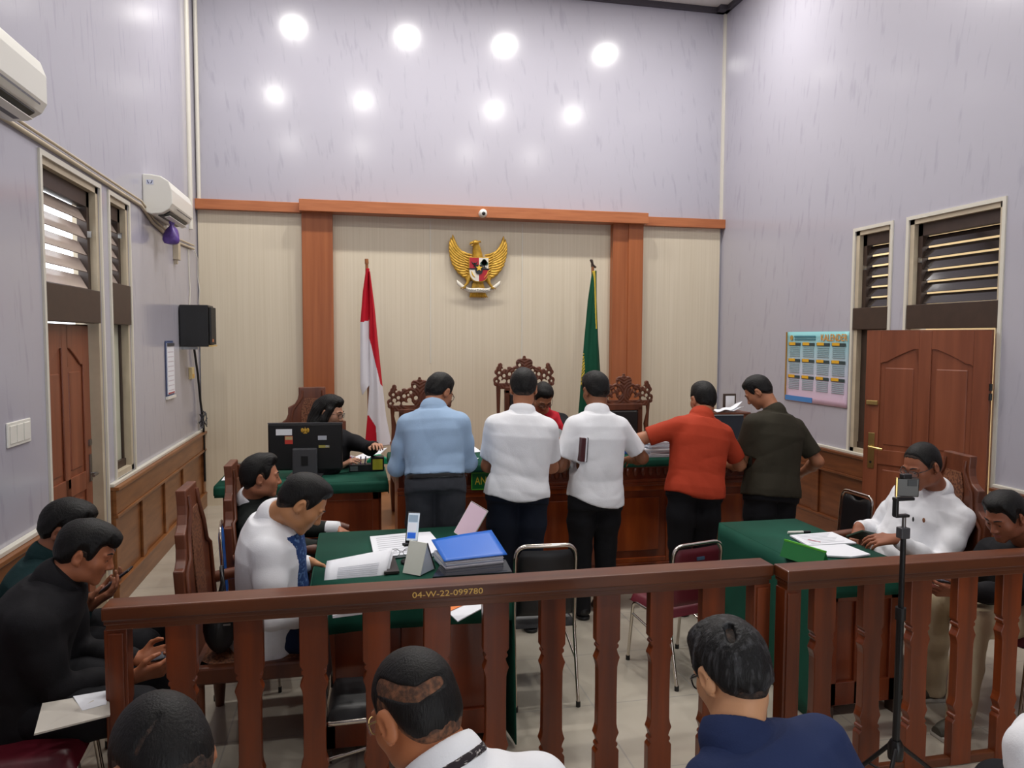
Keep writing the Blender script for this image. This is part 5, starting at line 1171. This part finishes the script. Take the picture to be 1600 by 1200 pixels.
P15 = person('man in a black shirt and khaki trousers seated at the right edge', at(1608, 852, 3.10), pel, -104, at(1570, 806, 3.06), (-98, -26), tone=(140, 84, 60), hs=.95, wrists=(at(1500, 925, 2.98), at(1492, 905, 3.16)), elbows=((-.4, -.5, -.9), (.4, -.4, -.9)), legs=[(np.array([2.90, 2.98, .55]), np.array([2.86, 2.99, .085]), nrm((-1, -.2, 0))), (np.array([2.93, 3.26, .55]), np.array([2.98, 3.30, .085]), nrm((-1, .1, 0)))],
       style='thick', hseed=14, shirt=BLACK_C, trousers=KHAKI, seated=True, hemt=-.12, hands=({'c': .7, 'd': (-.9, .1, .1), 'p': (0, .7, .5)}, {'c': .7, 'd': (-.9, -.2, .1), 'p': (0, -.7, .5)}), vox=.005, cvox=.0065, hunch=.02, fold=.005, shoes=(mat('olive_sneaker', (70, 66, 56), .7), mat('pale_sole', (186, 182, 174), .6)))
# --- public seats in front of the camera
hc = at(254, 1192, 1.36); fc_ = (-40, -48); H_ = head_axes(fc_); pel = np.array([-.42, 1.16, .53])
person('woman with parted black hair at the bottom left, only her head showing', hc+np.array([-.02, -.10, -.15]), pel, -20, hc, fc_, hs=.95, legs=seat_legs(pel, -10), style='crop', hseed=15, shirt=BLACK_C, trousers=BLACK_T, seated=True, vox=.005, fem=True, sw=.155, W=.9, bare=True, streaks=streak([(246, 1118), (232, 1138), (216, 1160), (208, 1180)], .008, hc, H_, .95))
hc = at(648, 1108, 1.54); fc_ = (-34, -30); H_ = head_axes(fc_); pel = np.array([.24, 1.34, .53])
P12 = person('balding man with glasses and a white batik collared shirt at the bottom centre', at(700, 1206, 1.46), pel, -18, hc, fc_, tone=(178, 112, 74), hs=1.02, legs=seat_legs(pel, -10), style='crop', hairm=HAIRM, hseed=16, shirt=[WHITE_C], trousers=BLACK_T, seated=True, vox=.0042, cvox=.0065, gl=(BRASS, .0016), collar_m=WHITE_C, band=CBAND, W=1.08, sw=.195, stub=mat('thinning_hair', (74, 52, 40), .6, spec=.3, rgb2=(132, 88, 62), scale=(90, 90, 90), ramp=(.3, .6), bump=.2, bscale=(300, 300, 300)),
       streaks=streak([(588, 1072), (620, 1084), (650, 1086)], .017, hc, H_, 1.02)+streak([(650, 1086), (690, 1062)], .014, hc, H_, 1.02))
hc = at(1140, 1050, 1.65); fc_ = (-10, -32); H_ = head_axes(fc_); pel = np.array([1.02, 1.38, .53])
person('man with glasses and short greying hair in a navy shirt at the bottom right', at(1152, 1160, 1.56), pel, -12, hc, fc_, tone=(206, 152, 112), hs=.98, legs=seat_legs(pel, -8), style='thick', hairm=HAIRG, hseed=17, shirt=NAVY_C, trousers=BLACK_T, seated=True, vox=.0042, cvox=.0065, gl=(BLACKP, .0022), W=1.1, sw=.20, bare=True,
       streaks=streak([(1139, 982), (1143, 998)], .013, hc, H_, .98))
nk = at(1672, 1110, 1.60); pel = np.array([1.86, 1.42, .53])
person('person in a white shirt cut off by the bottom right corner', nk, pel, -8, at(1795, 1050, 1.66), (-15, -30), legs=seat_legs(pel, -5), style='short', hseed=18, shirt=WHITE_C, trousers=BLACK_T, seated=True, cvox=.0065, W=1.05, collar_m=NAVY_C)
# ---------------------------------------------------------------- things on the tables
def flat_thing(name, label, cat, pxs, z, th, m_, group=None, lines=None, wob=.0):
    """flat sheet or stack lying at height z; outline given as seen in the photograph"""
    P = [atZ(x, y, z) for x, y in pxs]; c = sum(P)/len(P); t = thing(name, label, cat, (c[0], c[1], z), 0, group)
    mb = MB(); mb.prism([(p[0]-c[0], p[1]-c[1]) for p in P], lambda a, b: (a, b, 0), lambda a, b: (a, b, th)); mb.build('sheet' if th < .008 else 'sheets', m_, t)
    if lines:
        A, B, D_ = [np.array([p[0]-c[0], p[1]-c[1], th+.0006]) for p in (P[0], P[1], P[3])]; mb = MB()
        for k in range(lines):
            v = .12+.76*k/max(lines-1, 1); q = lambda u, w_: A+(B-A)*u+(D_-A)*w_
            mb.add([q(.12, v), q(.88-(k % 3)*.08, v), q(.88-(k % 3)*.08, v+.25/lines), q(.12, v+.25/lines)], [(0, 1, 2, 3)])
        mb.build('print', PRINT, t)
    return t
ZB = BZ+.009; ZCk = CZ+.009; ZL = .755
BLU = mat('folder_blue', (28, 104, 206), .3); PINKS = mat('screen_pink', (206, 180, 194), .3, emit=.25)
# clerk's desk
mc = at(478, 738, 6.04); t = thing('computer_monitor', "black computer monitor seen from behind on the clerk's desk", 'monitor', (mc[0], 6.04, ZCk), -.10)
MB().box((-.285, -.012, .045), (.285, .02, .415)).build('screen_housing', BLACKP, t, bevel=.012); MB().box((-.285, -.013, .412), (.285, .021, .420)).build('top_edge', GREYP, t)
mb = MB(); mb.box((-.095, -.055, .01), (.095, -.018, .225)); mb.build('stand', GREYP, t, bevel=.01); MB().box((-.026, -.058, .09), (.026, -.054, .165)).build('cable_hole', BLACKP, t)
mb = MB(); mb.box((-.13, -.13, 0), (.13, .10, .012)); mb.build('stand_base', GREYP, t, bevel=.004)
def stick(x0, z0, x1, z1, m_, nm, lab): MB().box((x0, -.0165, z0), (x1, -.012, z1)).build(nm, m_, t, label=lab)
stick(-.222, .325, -.10, .372, PAPER, 'label_sticker', 'white label sticker'); stick(-.155, .255, -.095, .318, mat('sticker_red', (196, 62, 50), .5), 'label_sticker', 'red sticker'); stick(-.152, .288, -.097, .315, mat('sticker_sand', (196, 176, 130), .5), 'label_sticker', 'sand coloured strip on the red sticker')
stick(.098, .285, .165, .318, mat('sticker_grey', (176, 180, 190), .5), 'label_sticker', 'grey sticker'); stick(.103, .223, .185, .243, mat('sticker_olive', (170, 160, 80), .5), 'label_sticker', 'yellow and white sticker'); stick(.155, .226, .185, .243, PAPER, 'label_sticker', 'white end of the sticker')
mb = MB(); mb.ell((0, -.014, .362), (.012, .004, .016)); [mb.ell((s*.021, -.014, .362), (.012, .003, .018)) for s in (-1, 1)]; mb.ell((0, -.014, .340), (.016, .003, .006)); mb.tube([(0, -.014, .37), (0, -.014, .386)], .003, 6); mb.build('emblem_sticker', GOLD, t)
p = atZ(573, 737, ZCk); t = thing('desk_organizer', "black desk organizer with a yellow note pad on the clerk's desk", 'organizer', (p[0], p[1]+.06, ZCk))
MB().box((-.14, -.045, 0), (.14, .045, .055)).build('tray', BLACKP, t, bevel=.003); MB().box((.035, -.05, .0), (.14, .045, .115)).build('note_box', BLACKP, t, bevel=.003); MB().box((.048, -.053, .012), (.128, -.050, .098)).build('note_pad', mat('note_yellow', (186, 182, 50), .6), t)
MB().box((-.13, -.047, .008), (-.07, -.045, .045)).build('window', mat('clear_grey', (140, 144, 146), .2), t)
for k, (x, c_) in enumerate(((-.115, (200, 60, 90)), (-.095, (230, 210, 214)), (-.05, (120, 80, 150)), (-.02, (60, 70, 120)))):
    MB().tube([(x, 0, .01), (x+.01*(k-1.5), .01, .115)], .005, 8).build('pen', mat('pen_%d' % k, c_, .4), t)
p = atZ(548, 731, ZCk); t = thing('pouch', 'small white and magenta patterned pouch beside the desk organizer', 'pouch', (p[0]+.0, p[1]+.10, ZCk)); mb = MB(); mb.ell((0, 0, .045), (.055, .035, .045)); mb.build('pouch', mat('pouch_pattern', (228, 214, 220), .6, rgb2=(170, 50, 110), scale=(40, 40, 40), ramp=(.4, .5)), t)
p = atZ(590, 722, ZCk+.03); t = thing('tape_dispenser', "bright green tape dispenser behind the desk organizer", 'tape dispenser', (p[0]+.0, p[1]+.08, ZCk)); mb = MB(); mb.prism([(-.09, 0), (.09, 0), (.08, .05), (.02, .085), (-.04, .075), (-.09, .03)], lambda a, b: (a, -.025, b), lambda a, b: (a, .025, b)); mb.build('body', mat('tape_green', (20, 150, 110), .4), t, bevel=.006); MB().lathe([(.03, -.026), (.03, .026)], (.01, 0, .045), 16, (0, 1, 0)).build('roll', CREAM_TRIM, t)
flat_thing('paper_sheet', "white papers lying in front of the clerk's hand", 'papers', [(536, 722), (575, 706), (605, 700), (590, 714)], ZCk, .004, PAPER)
flat_thing('paper_sheet', "white sheet at the left end of the clerk's desk", 'paper', [(346, 751), (357, 737), (376, 737), (372, 750)], ZCk, .003, PAPER)
p = atZ(366, 749, ZCk); t = thing('stationery_box', 'cream box with a grey tape roll on top beside a carved chair', 'box', (p[0]+.02, p[1]+.10, ZCk)); MB().box((-.07, -.05, .0), (.07, .05, .045)).build('lower_box', mat('box_cream', (196, 190, 160), .6), t, bevel=.003); MB().box((-.065, -.045, .045), (.07, .045, .052)).build('green_lid', mat('box_green', (120, 140, 70), .6), t); MB().box((-.045, -.04, .052), (.07, .04, .09)).build('upper_box', MATS['box_cream'], t, bevel=.003); MB().lathe([(.045, 0), (.045, .022)], (.015, 0, .09), 16).build('tape_roll', STEEL, t)
# judges' bench
flat_thing('paper_sheet', 'white sheet hanging near the bench edge between the light blue man and the green sign', 'paper', [(708, 722), (716, 717), (748, 716), (735, 727), (722, 731)], ZB, .003, PAPER)
flat_thing('paper_sheet', 'white sheet further back on the bench beside the light blue man', 'paper', [(722, 703), (738, 696), (752, 706), (735, 708)], ZB, .003, PAPER)
flat_thing('paper_sheet', 'white sheet in front of the judge between the two white shirted men', 'paper', [(866, 714), (872, 703), (890, 703), (890, 713)], ZB, .003, PAPER)
p = atZ(878, 701, ZB); t = thing('name_block', 'dark desk block between the judge and the white shirted men', 'desk block', (p[0], p[1]+.08, ZB)); MB().prism([(-.05, 0), (.05, 0), (.02, .10), (-.01, .10)], lambda a, b: (-.11, a, b), lambda a, b: (.11, a, b)).build('block', mat('dark_slate', (30, 34, 42), .4), t, bevel=.004)
hj = J['hand'][0][0]; t = thing('paper_slip', "small white slip in the judge's hand", 'paper', hj); mb = MB(); mb.box((-.035, -.001, -.03), (.035, .001, .08), roty(.5)@rotx(.3), (0, 0, .02)); mb.build('slip', PAPER, t)
p = atZ(999, 717, ZB); t = thing('photo_card', 'standing white card with a small portrait and emblem on the bench', 'card', (p[0], p[1]+.02, ZB), .12); MB().box((-.055, 0, 0), (.055, .004, .165), rotx(-.2)).build('card', PAPER, t); MB().box((-.048, -.003, .03), (-.012, .001, .115), rotx(-.2)).build('portrait', mat('portrait_dark', (60, 54, 54), .5), t); MB().lathe([(.012, -.002), (.012, .002)], (.022, -.018, .105), 12, (0, 1, .2)).build('emblem', mat('emblem_olive', (110, 120, 60), .5), t); MB().box((-.05, -.003, .012), (.05, .001, .018), rotx(-.2)).build('print', mat('print_red', (170, 60, 60), .6), t)
p = atZ(990, 712, ZB)+np.array([0, .12, 0]); t = thing('tissue_box', 'blue and white carton behind the white card on the bench', 'box', (p[0], p[1], ZB)); MB().box((-.04, -.03, 0), (.04, .03, .15)).build('carton', mat('carton_blue', (50, 100, 180), .5), t, bevel=.003); MB().box((-.041, -.031, .10), (.041, .031, .12)).build('band', PAPER, t)
p = atZ(1035, 714, ZB); t = thing('paper_stack', "tall messy stack of white files in front of the orange shirted man", 'papers', (p[0], p[1]+.15, ZB)); rnd = random.Random(4)
for k in range(9):
    a = rnd.uniform(-.14, .14); R_ = rotz(a); dx, dy = rnd.uniform(-.02, .02), rnd.uniform(-.015, .015); tz = .013
    MB().box((-.115, -.15, k*tz), (.115, .15, k*tz+tz*.82), R_, (dx-.02+.003*k, dy, 0)).build('file', PAPER if k % 3 else mat('file_grey', (196, 202, 214), .6), t)
flat_thing('paper_sheet', 'grey clear folder between the orange and olive shirted men', 'folder', [(1146, 716), (1150, 704), (1166, 700), (1178, 714)], ZB, .010, mat('clear_folder', (150, 152, 158), .3))
flat_thing('paper_sheet', 'white sheet beside the elbow of the olive shirted man on the bench', 'paper', [(1158, 704), (1184, 704), (1184, 714), (1164, 712)], ZB+.011, .002, PAPER)
p = atZ(1150, 694, ZB); t = thing('laptop_computer', 'dark laptop with pale top edge at the right end of the bench', 'laptop', (p[0]+.02, p[1]+.10, ZB), -.1); MB().box((-.16, -.10, 0), (.16, .11, .015)).build('keyboard_base', BLACKP, t, bevel=.003); MB().box((-.16, -.006, 0), (.16, .006, .22), rotx(-.25), (0, .10, .012)).build('screen_lid', mat('laptop_dark', (26, 32, 40), .2), t, bevel=.003); MB().box((-.16, -.008, .214), (.16, .007, .221), rotx(-.25), (0, .10, .012)).build('lid_edge', mat('edge_pale', (160, 170, 174), .3), t)
zc_ = at(1138, 644, 6.25)[2]; pc = at(1138, 644, 6.25)
t = thing('side_cabinet', 'brown wooden side cabinet beyond the right end of the bench', 'cabinet', (pc[0]+.02, 6.36, 0)); MB().box((-.17, -.15, 0), (.17, .15, zc_-.02)).build('carcass', CHAIRW, t, bevel=.005); MB().box((-.18, -.16, zc_-.02), (.18, .16, zc_)).build('cabinet_top', CHAIRW, t, bevel=.004); MB().box((-.15, -.158, .1), (.15, -.15, zc_-.1)).build('door', BENCHW, t, bevel=.003)
t = thing('picture_frame', 'dark framed certificate standing on the side cabinet', 'frame', (at(1141, 640, 6.42)[0], 6.44, zc_)); fr = .062; MB().box((-fr, -.012, 0), (fr, .012, .155)).build('frame', DARKW, t, bevel=.003); MB().box((-fr+.017, -.015, .02), (fr-.017, -.012, .135)).build('certificate', PAPER, t)
t = thing('paper_stack', 'curling white papers heaped on the side cabinet', 'papers', (pc[0]+.01, 6.28, zc_)); mb = MB(); mb.grid(lambda u, v: (-.14+.26*u, -.07+.14*v, .004+.03*u*u+.02*math.sin(u*5+v*2)**2), 10, 6); mb.build('sheet', PAPER, t, solid=.004); mb = MB(); mb.grid(lambda u, v: (-.02+.13*u, -.06+.12*v, .02+.08*u*u*(1-v*.4)), 8, 6); mb.build('sheet', PAPER, t, solid=.002)
t = thing('notebook', 'maroon notebook tucked under the arm of a white shirted man', 'notebook', at(909, 701, 4.72)); R_ = rotz(.12)@roty(.06)
MB().box((-.022, -.04, -.082), (.010, .10, .075), R_).build('cover', mat('notebook_maroon', (70, 22, 26), .45), t, bevel=.003); MB().box((.010, -.042, -.080), (.020, .10, .075), R_).build('pages', PAPER, t); MB().box((.020, -.044, -.084), (.024, .10, .078), R_).build('back_cover', BLACKP, t)
# lawyers' table
flat_thing('paper_stack', 'open white papers at the far left of the left table', 'papers', [(578, 842), (648, 835), (668, 866), (585, 876)], ZL, .014, PAPER, lines=9)
flat_thing('paper_stack', 'white bound papers behind the phone stand on the left table', 'papers', [(640, 838), (672, 836), (694, 862), (652, 880)], ZL, .02, PAPER)
p = atZ(640, 878, ZL); t = thing('phone_stand', 'small black desk stand holding a phone on the left table', 'phone stand', (p[0], p[1], ZL)); MB().lathe([(.045, 0), (.045, .008), (.012, .014)], (0, 0, 0), 18).build('base', BLACKP, t); MB().tube([(0, 0, .01), (0, .0, .10), (.0, -.012, .12)], .008, 8).build('neck', BLACKP, t); MB().box((-.035, -.02, .088), (.035, .012, .10), rotz(.3)).build('cradle', BLACKP, t)
R_ = rotz(.35)@rotx(-.12)@roty(.16); t = thing('smartphone', 'phone with lit video screen standing in the desk stand', 'phone', (p[0]+.008, p[1]-.012, ZL+.102)); MB().box((-.034, -.004, 0), (.034, .004, .155), R_).build('body', BLACKP, t, bevel=.003)
MB().box((-.031, -.0048, .012), (.031, -.004, .150), R_).build('screen', mat('screen_pale', (196, 206, 214), .3, emit=.5), t)
for a, b, c_, nm in ((.022, .052, (50, 110, 220), 'blue_post'), (.060, .10, (228, 230, 236), 'white_post'), (.105, .14, (150, 170, 186), 'video')): MB().box((-.028, -.0056, a), (.018 if nm != 'video' else .022, -.0046, b), R_).build(nm, mat('post_'+nm, c_, .4, emit=.3), t)
p = atZ(627, 868, ZL+.014); t = thing('eyeglasses', 'thin framed eyeglasses folded on the papers beside the phone stand', 'glasses', (p[0], p[1], ZL+.014)); mb = MB()
for s in (-1, 1): mb.tube([(s*.033+.025*math.cos(a), -.02+.002*math.sin(a), .022+.019*math.sin(a)) for a in np.linspace(0, 6.283, 17)], .0016, 6, caps=False); mb.tube([(s*.06, -.02, .026), (s*.058, .05, .018), (s*.02, .075, .004)], .0018, 6)
mb.tube([(-.008, -.02, .026), (.008, -.02, .026)], .0016, 6); mb.build('frame', BLACKP, t)
a0, a1 = atZ(700, 862, ZL), atZ(735, 846, ZL); t = thing('tablet_computer', 'slim white tablet with pinkish screen tilted up at the far edge of the left table', 'tablet', (atZ(722, 848, ZL)[0], atZ(722, 848, ZL)[1], ZL), -.55)
R_ = rotx(-.35)@roty(.42); MB().box((-.06, -.005, .0), (.06, .005, .20), R_, (0, 0, .03)).build('body', WHITEP, t, bevel=.004); MB().box((-.056, -.0062, .004), (.056, -.005, .196), R_, (0, 0, .03)).build('screen', PINKS, t); MB().box((-.057, -.0058, .192), (.057, -.0046, .199), R_, (0, 0, .03)).build('bezel', BLACKP, t); MB().box((-.075, -.05, 0), (.02, .05, .022)).build('base', WHITEP, t, bevel=.004)
flat_thing('notebook', 'small white pad between the bound papers and the tablet', 'pad', [(672, 848), (706, 842), (722, 858), (690, 866)], ZL, .016, WHITEP)
pa = [atZ(x, y, ZL) for x, y in ((632, 895), (655, 902), (684, 892))]; tp = at(664, 852, pa[0][1]+.03); c0 = atZ(655, 895, ZL)
t = thing('tent_display', 'white folded tent display with black edge on the left table', 'display', (c0[0], c0[1]+.03, ZL), -.7); hT = .145
l_ = .052
mb = MB(); mb.add([(-l_, -.06, 0), (l_, -.06, 0), (l_, .0, hT), (-l_, 0, hT)], [(0, 1, 2, 3)]); mb.build('front_panel', mat('panel_cream', (226, 228, 216), .5), t, solid=.004)
mb = MB(); mb.add([(l_, .065, 0), (-l_, .065, 0), (-l_, .0, hT), (l_, 0, hT)], [(0, 1, 2, 3)]); mb.build('back_panel', WHITEP, t, solid=.004); mb = MB(); mb.add([(l_-.003, -.056, .002), (l_-.003, .062, .002), (l_-.003, 0, hT-.005)], [(0, 1, 2)]); mb.build('end_panel', mat('panel_grey', (186, 194, 206), .5), t, solid=.003); MB().tube([(l_, 0, hT), (l_, .066, .002)], .0035, 6).build('black_edge', BLACKP, t)
# blue clear folder swollen with paper, spine toward the camera, cover arched upward
q0, q1, q2, q3 = [atZ(x, y, ZL) for x, y in ((686, 894), (776, 884), (772, 866), (690, 872))]; c_ = (q0+q1+q2+q3)/4
t = thing('document_folder', 'thick blue clear folder stuffed with papers on the left table', 'folder', (c_[0], c_[1], ZL), .16)
mb = MB(); mb.box((-.15, -.11, .0), (.15, .11, .05)); mb.build('paper_block', PAPER, t, bevel=.004)
for k in range(4): MB().box((-.152, -.112, .006+k*.011), (.153, .11, .0085+k*.011)).build('divider', mat('divider_%d' % (k % 2), ((150, 160, 190), (214, 210, 216))[k % 2], .5), t)
mb = MB(); mb.grid(lambda u, v: (-.16+.33*u, -.115+.24*v, .054+.045*v*(1-.3*u)+.035*u*u*v+.012*math.sin(u*3.1)*v), 12, 10); mb.build('cover', BLU, t, solid=.003)
t = flat_thing('plastic_pouch', 'shiny black plastic pouch under the blue folder', 'pouch', [(676, 905), (800, 897), (790, 878), (688, 886)], ZL, .012, mat('shiny_black', (40, 40, 44), .12)); 
flat_thing('wallet', 'dark flat wallet beside the raised papers on the left table', 'wallet', [(600, 898), (624, 896), (616, 872), (606, 872)], ZL, .012, mat('wallet_dark', (52, 46, 44), .4))
flat_thing('envelope', 'orange and white envelope sticking out over the near edge of the left table', 'envelope', [(697, 955), (715, 972), (752, 952), (752, 920), (700, 922)], ZL+.006, .004, PAPER)
flat_thing('envelope', 'orange sheet on the white envelope at the near edge of the left table', 'paper', [(699, 957), (736, 940), (738, 920), (698, 922)], ZL+.012, .002, mat('orange_paper', (236, 128, 50), .6))
flat_thing('paper_stack', 'white papers under the forearm of the man in batik', 'papers', [(520, 966), (566, 960), (566, 942), (516, 948)], ZL, .012, PAPER)
# sheets lifted in the hand of the man in batik
A, B, D_, E_ = at(506, 912, 3.58), at(601, 908, 3.60), at(511, 877, 3.72), at(613, 857, 3.74)
t = thing('held_papers', 'white printed sheets lifted by the man in white and blue batik', 'papers', (A+B+D_+E_)/4); mb = MB()
def sh_(u, v): q = (A*(1-u)+B*u)*(1-v)+(D_*(1-u)+E_*u)*v; return q-(A+B+D_+E_)/4+np.array([0, -.03, .03])*math.sin(v*3.1)*.6
mb.grid(sh_, 12, 10); mb.build('sheet', PAPER, t, solid=.002); mb = MB(); mb.grid(lambda u, v: sh_(u, v)+np.array([.012, .02, -.012]), 12, 10); mb.build('sheet', PAPER, t, solid=.002)
mb = MB()
for k in range(7):
    v = .12+.06*k; mb.add([sh_(.2, v)+np.array([0, -.002, .003]), sh_(.85, v)+np.array([0, -.002, .003]), sh_(.85, v+.02)+np.array([0, -.002, .003]), sh_(.2, v+.02)+np.array([0, -.002, .003])], [(0, 1, 2, 3)])
mb.build('print', PRINT, t)
t = thing('shoulder_bag', 'black bag wedged on the carved chair behind the man in batik', 'bag', (-.60, 3.52, .48)); mb = MB(); mb.ell((0, 0, .13), (.075, .11, .14)); mb.build('bag', mat('bag_nylon', (24, 24, 26), .5, bump=.2, bscale=(50, 50, 50)), t); MB().tube([(0, -.08, .22), (.03, -.10, .34), (.01, 0, .38), (0, .08, .22)], .010, 8).build('strap', BLACKV, t); MB().box((.03, -.112, .15), (.06, -.104, .158)).build('buckle', STEEL, t)
# right desk
t = flat_thing('paper_stack', 'white papers with a red line at the far side of the right desk', 'papers', [(1234, 838), (1300, 833), (1338, 850), (1262, 854)], ZL, .008, PAPER, lines=7); P0 = atZ(1262, 843, ZL+.0095)-np.array(t.location); P1 = atZ(1282, 847, ZL+.0095)-np.array(t.location); MB().tube([P0, P1], .0022, 5).build('red_line', mat('red_ink', (190, 70, 90), .5), t)
flat_thing('paper_stack', 'white papers fanned at the near side of the right desk', 'papers', [(1241, 856), (1320, 852), (1360, 868), (1330, 872), (1248, 868)], ZL, .008, PAPER)
a_, b_ = atZ(1231, 832, ZL+.008), atZ(1266, 831, ZL+.008); t = thing('marker_pen', 'white and black marker pen lying on the right desk', 'pen', a_); d_ = b_-a_; MB().tube([(0, 0, 0), d_*.68], .008, 10).build('barrel', WHITEP, t); MB().tube([d_*.68, d_], .0085, 10).build('cap', BLACKP, t)
hb = (P14['hand'][0][0]+P14['hand'][1][0])/2; bk = at(1347, 836, 3.72); t = thing('booklet', 'dark green booklet held by the man in white at the right desk', 'booklet', bk); R_ = rotz(.5)@rotx(-.5)@roty(.3); MB().box((-.075, -.05, -.004), (.075, .055, .006), R_).build('cover', mat('booklet_green', (26, 50, 32), .5), t, bevel=.002); MB().box((-.073, -.048, -.002), (.077, .053, .003), R_).build('pages', PAPER, t)
# phones in hands
def phone(label, c, R_, glow=None):
    t = thing('smartphone', label, 'phone', c); MB().box((-.037, -.078, -.0045), (.037, .078, .0045), R_).build('body', BLACKP, t, bevel=.003); MB().box((-.034, -.074, .0045), (.034, .074, .0055), R_).build('screen', mat('phone_screen', (60, 66, 76), .15, emit=.2), t); return t
def between(P, up=.02):
    a, b = P['hand'][0], P['hand'][1]; return (a[0]+b[0])/2
c = between(P9)+np.array([.055, 0, .02]); phone('black phone held low by the black shirted man on the left', c, rotz(-math.pi/2)@rotx(.15))
c = between(P10)+np.array([.04, 0, .03]); phone('black phone raised by the man in dark teal on the left', c, rotz(-math.pi/2)@rotx(.65))
c = between(P15)+np.array([-.05, 0, .02]); phone('black phone held by the man in khaki trousers', c, rotz(math.pi/2)@rotx(.2))
# white folder on the lap of the black shirted man
A = [at(*q) for q in ((53, 1148, 2.52), (172, 1118, 2.72), (170, 1082, 2.90), (66, 1100, 2.78))]; c = sum(A)/4
t = thing('lap_folder', 'white folder lying on the lap of the black shirted man', 'folder', c); mb = MB(); mb.add([q-c for q in A], [(0, 1, 2, 3)]); mb.build('folder', mat('folder_white', (196, 190, 180), .6), t, solid=.006); mb = MB(); mb.add([(A[1]*.6+A[2]*.4)-c+np.array([-.01, 0, .008]), (A[2]*.98+A[3]*.02)-c+np.array([0, 0, .008]), (A[3]*.55+A[2]*.45)-c+np.array([0, 0, .008]), (A[0]*.2+A[1]*.45+A[3]*.2+A[2]*.15)-c+np.array([0, 0, .008])], [(0, 1, 2, 3)]); mb.build('sheet', PAPER, t, solid=.002)
# tripod with a phone, in front of the right railing
TX, TY = 2.165, 2.58; t = thing('phone_tripod', 'black tripod with telescopic pole standing before the right railing', 'tripod', (TX, TY, 0))
MB().tube([(0, 0, .22), (0, 0, .80)], .015, 10).build('lower_tube', BLACKP, t); MB().tube([(0, 0, .78), (0, 0, 1.13)], .011, 10).build('upper_tube', BLACKP, t); MB().tube([(0, 0, .765), (0, 0, .815)], .021, 10).build('lock_collar', BLACKP, t, bevel=.002); MB().tube([(0, 0, 1.12), (0, 0, 1.19)], .008, 10).build('steel_post', STEEL, t)
mb = MB(); mb.box((-.022, -.018, 1.10), (.018, .018, 1.145)); mb.build('clamp', GREYP, t, bevel=.004); mb = MB(); mb.box((-.045, -.012, 1.186), (.018, .012, 1.198)); mb.box((-.048, -.012, 1.19), (-.034, .012, 1.265)); mb.build('tilt_head', BLACKP, t, bevel=.003); MB().box((-.05, -.016, 1.255), (.035, .012, 1.268)).build('cradle_jaw', BLACKP, t, bevel=.003); MB().box((-.02, -.014, 1.345), (.02, .012, 1.362)).build('cradle_jaw', BLACKP, t, bevel=.003)
MB().lathe([(.028, .18), (.03, .20), (.03, .24), (.02, .26)], (0, 0, 0), 14).build('leg_hub', BLACKP, t)
for k in range(3):
    a = 2.0+k*2.094; e_ = (.30*math.cos(a), .30*math.sin(a)*.55, .012); MB().tube([(.02*math.cos(a), .02*math.sin(a), .235), e_], .009, 8).build('leg', BLACKP, t); MB().tube([(0, 0, .10), (e_[0]*.5, e_[1]*.5, .125)], .005, 6).build('brace', BLACKP, t); MB().tube([e_, (e_[0]*1.06, e_[1]*1.06, .006)], .011, 8).build('rubber_foot', BLACKP, t)
t = thing('smartphone', 'phone in a gold edged case clamped on top of the tripod', 'phone', (TX+.004, TY-.004, 1.27)); R_ = rotz(-.35); MB().box((-.040, -.007, 0), (.045, .004, .076), R_).build('body', mat('phone_glossy', (40, 34, 30), .1), t, bevel=.004)
mb = MB(); mb.box((-.043, -.008, -.001), (-.038, .006, .077), R_); mb.build('gold_edge', BRASS, t); MB().box((.0, -.009, .045), (.035, -.007, .070), R_).build('camera_bump', BLACKP, t, bevel=.003)
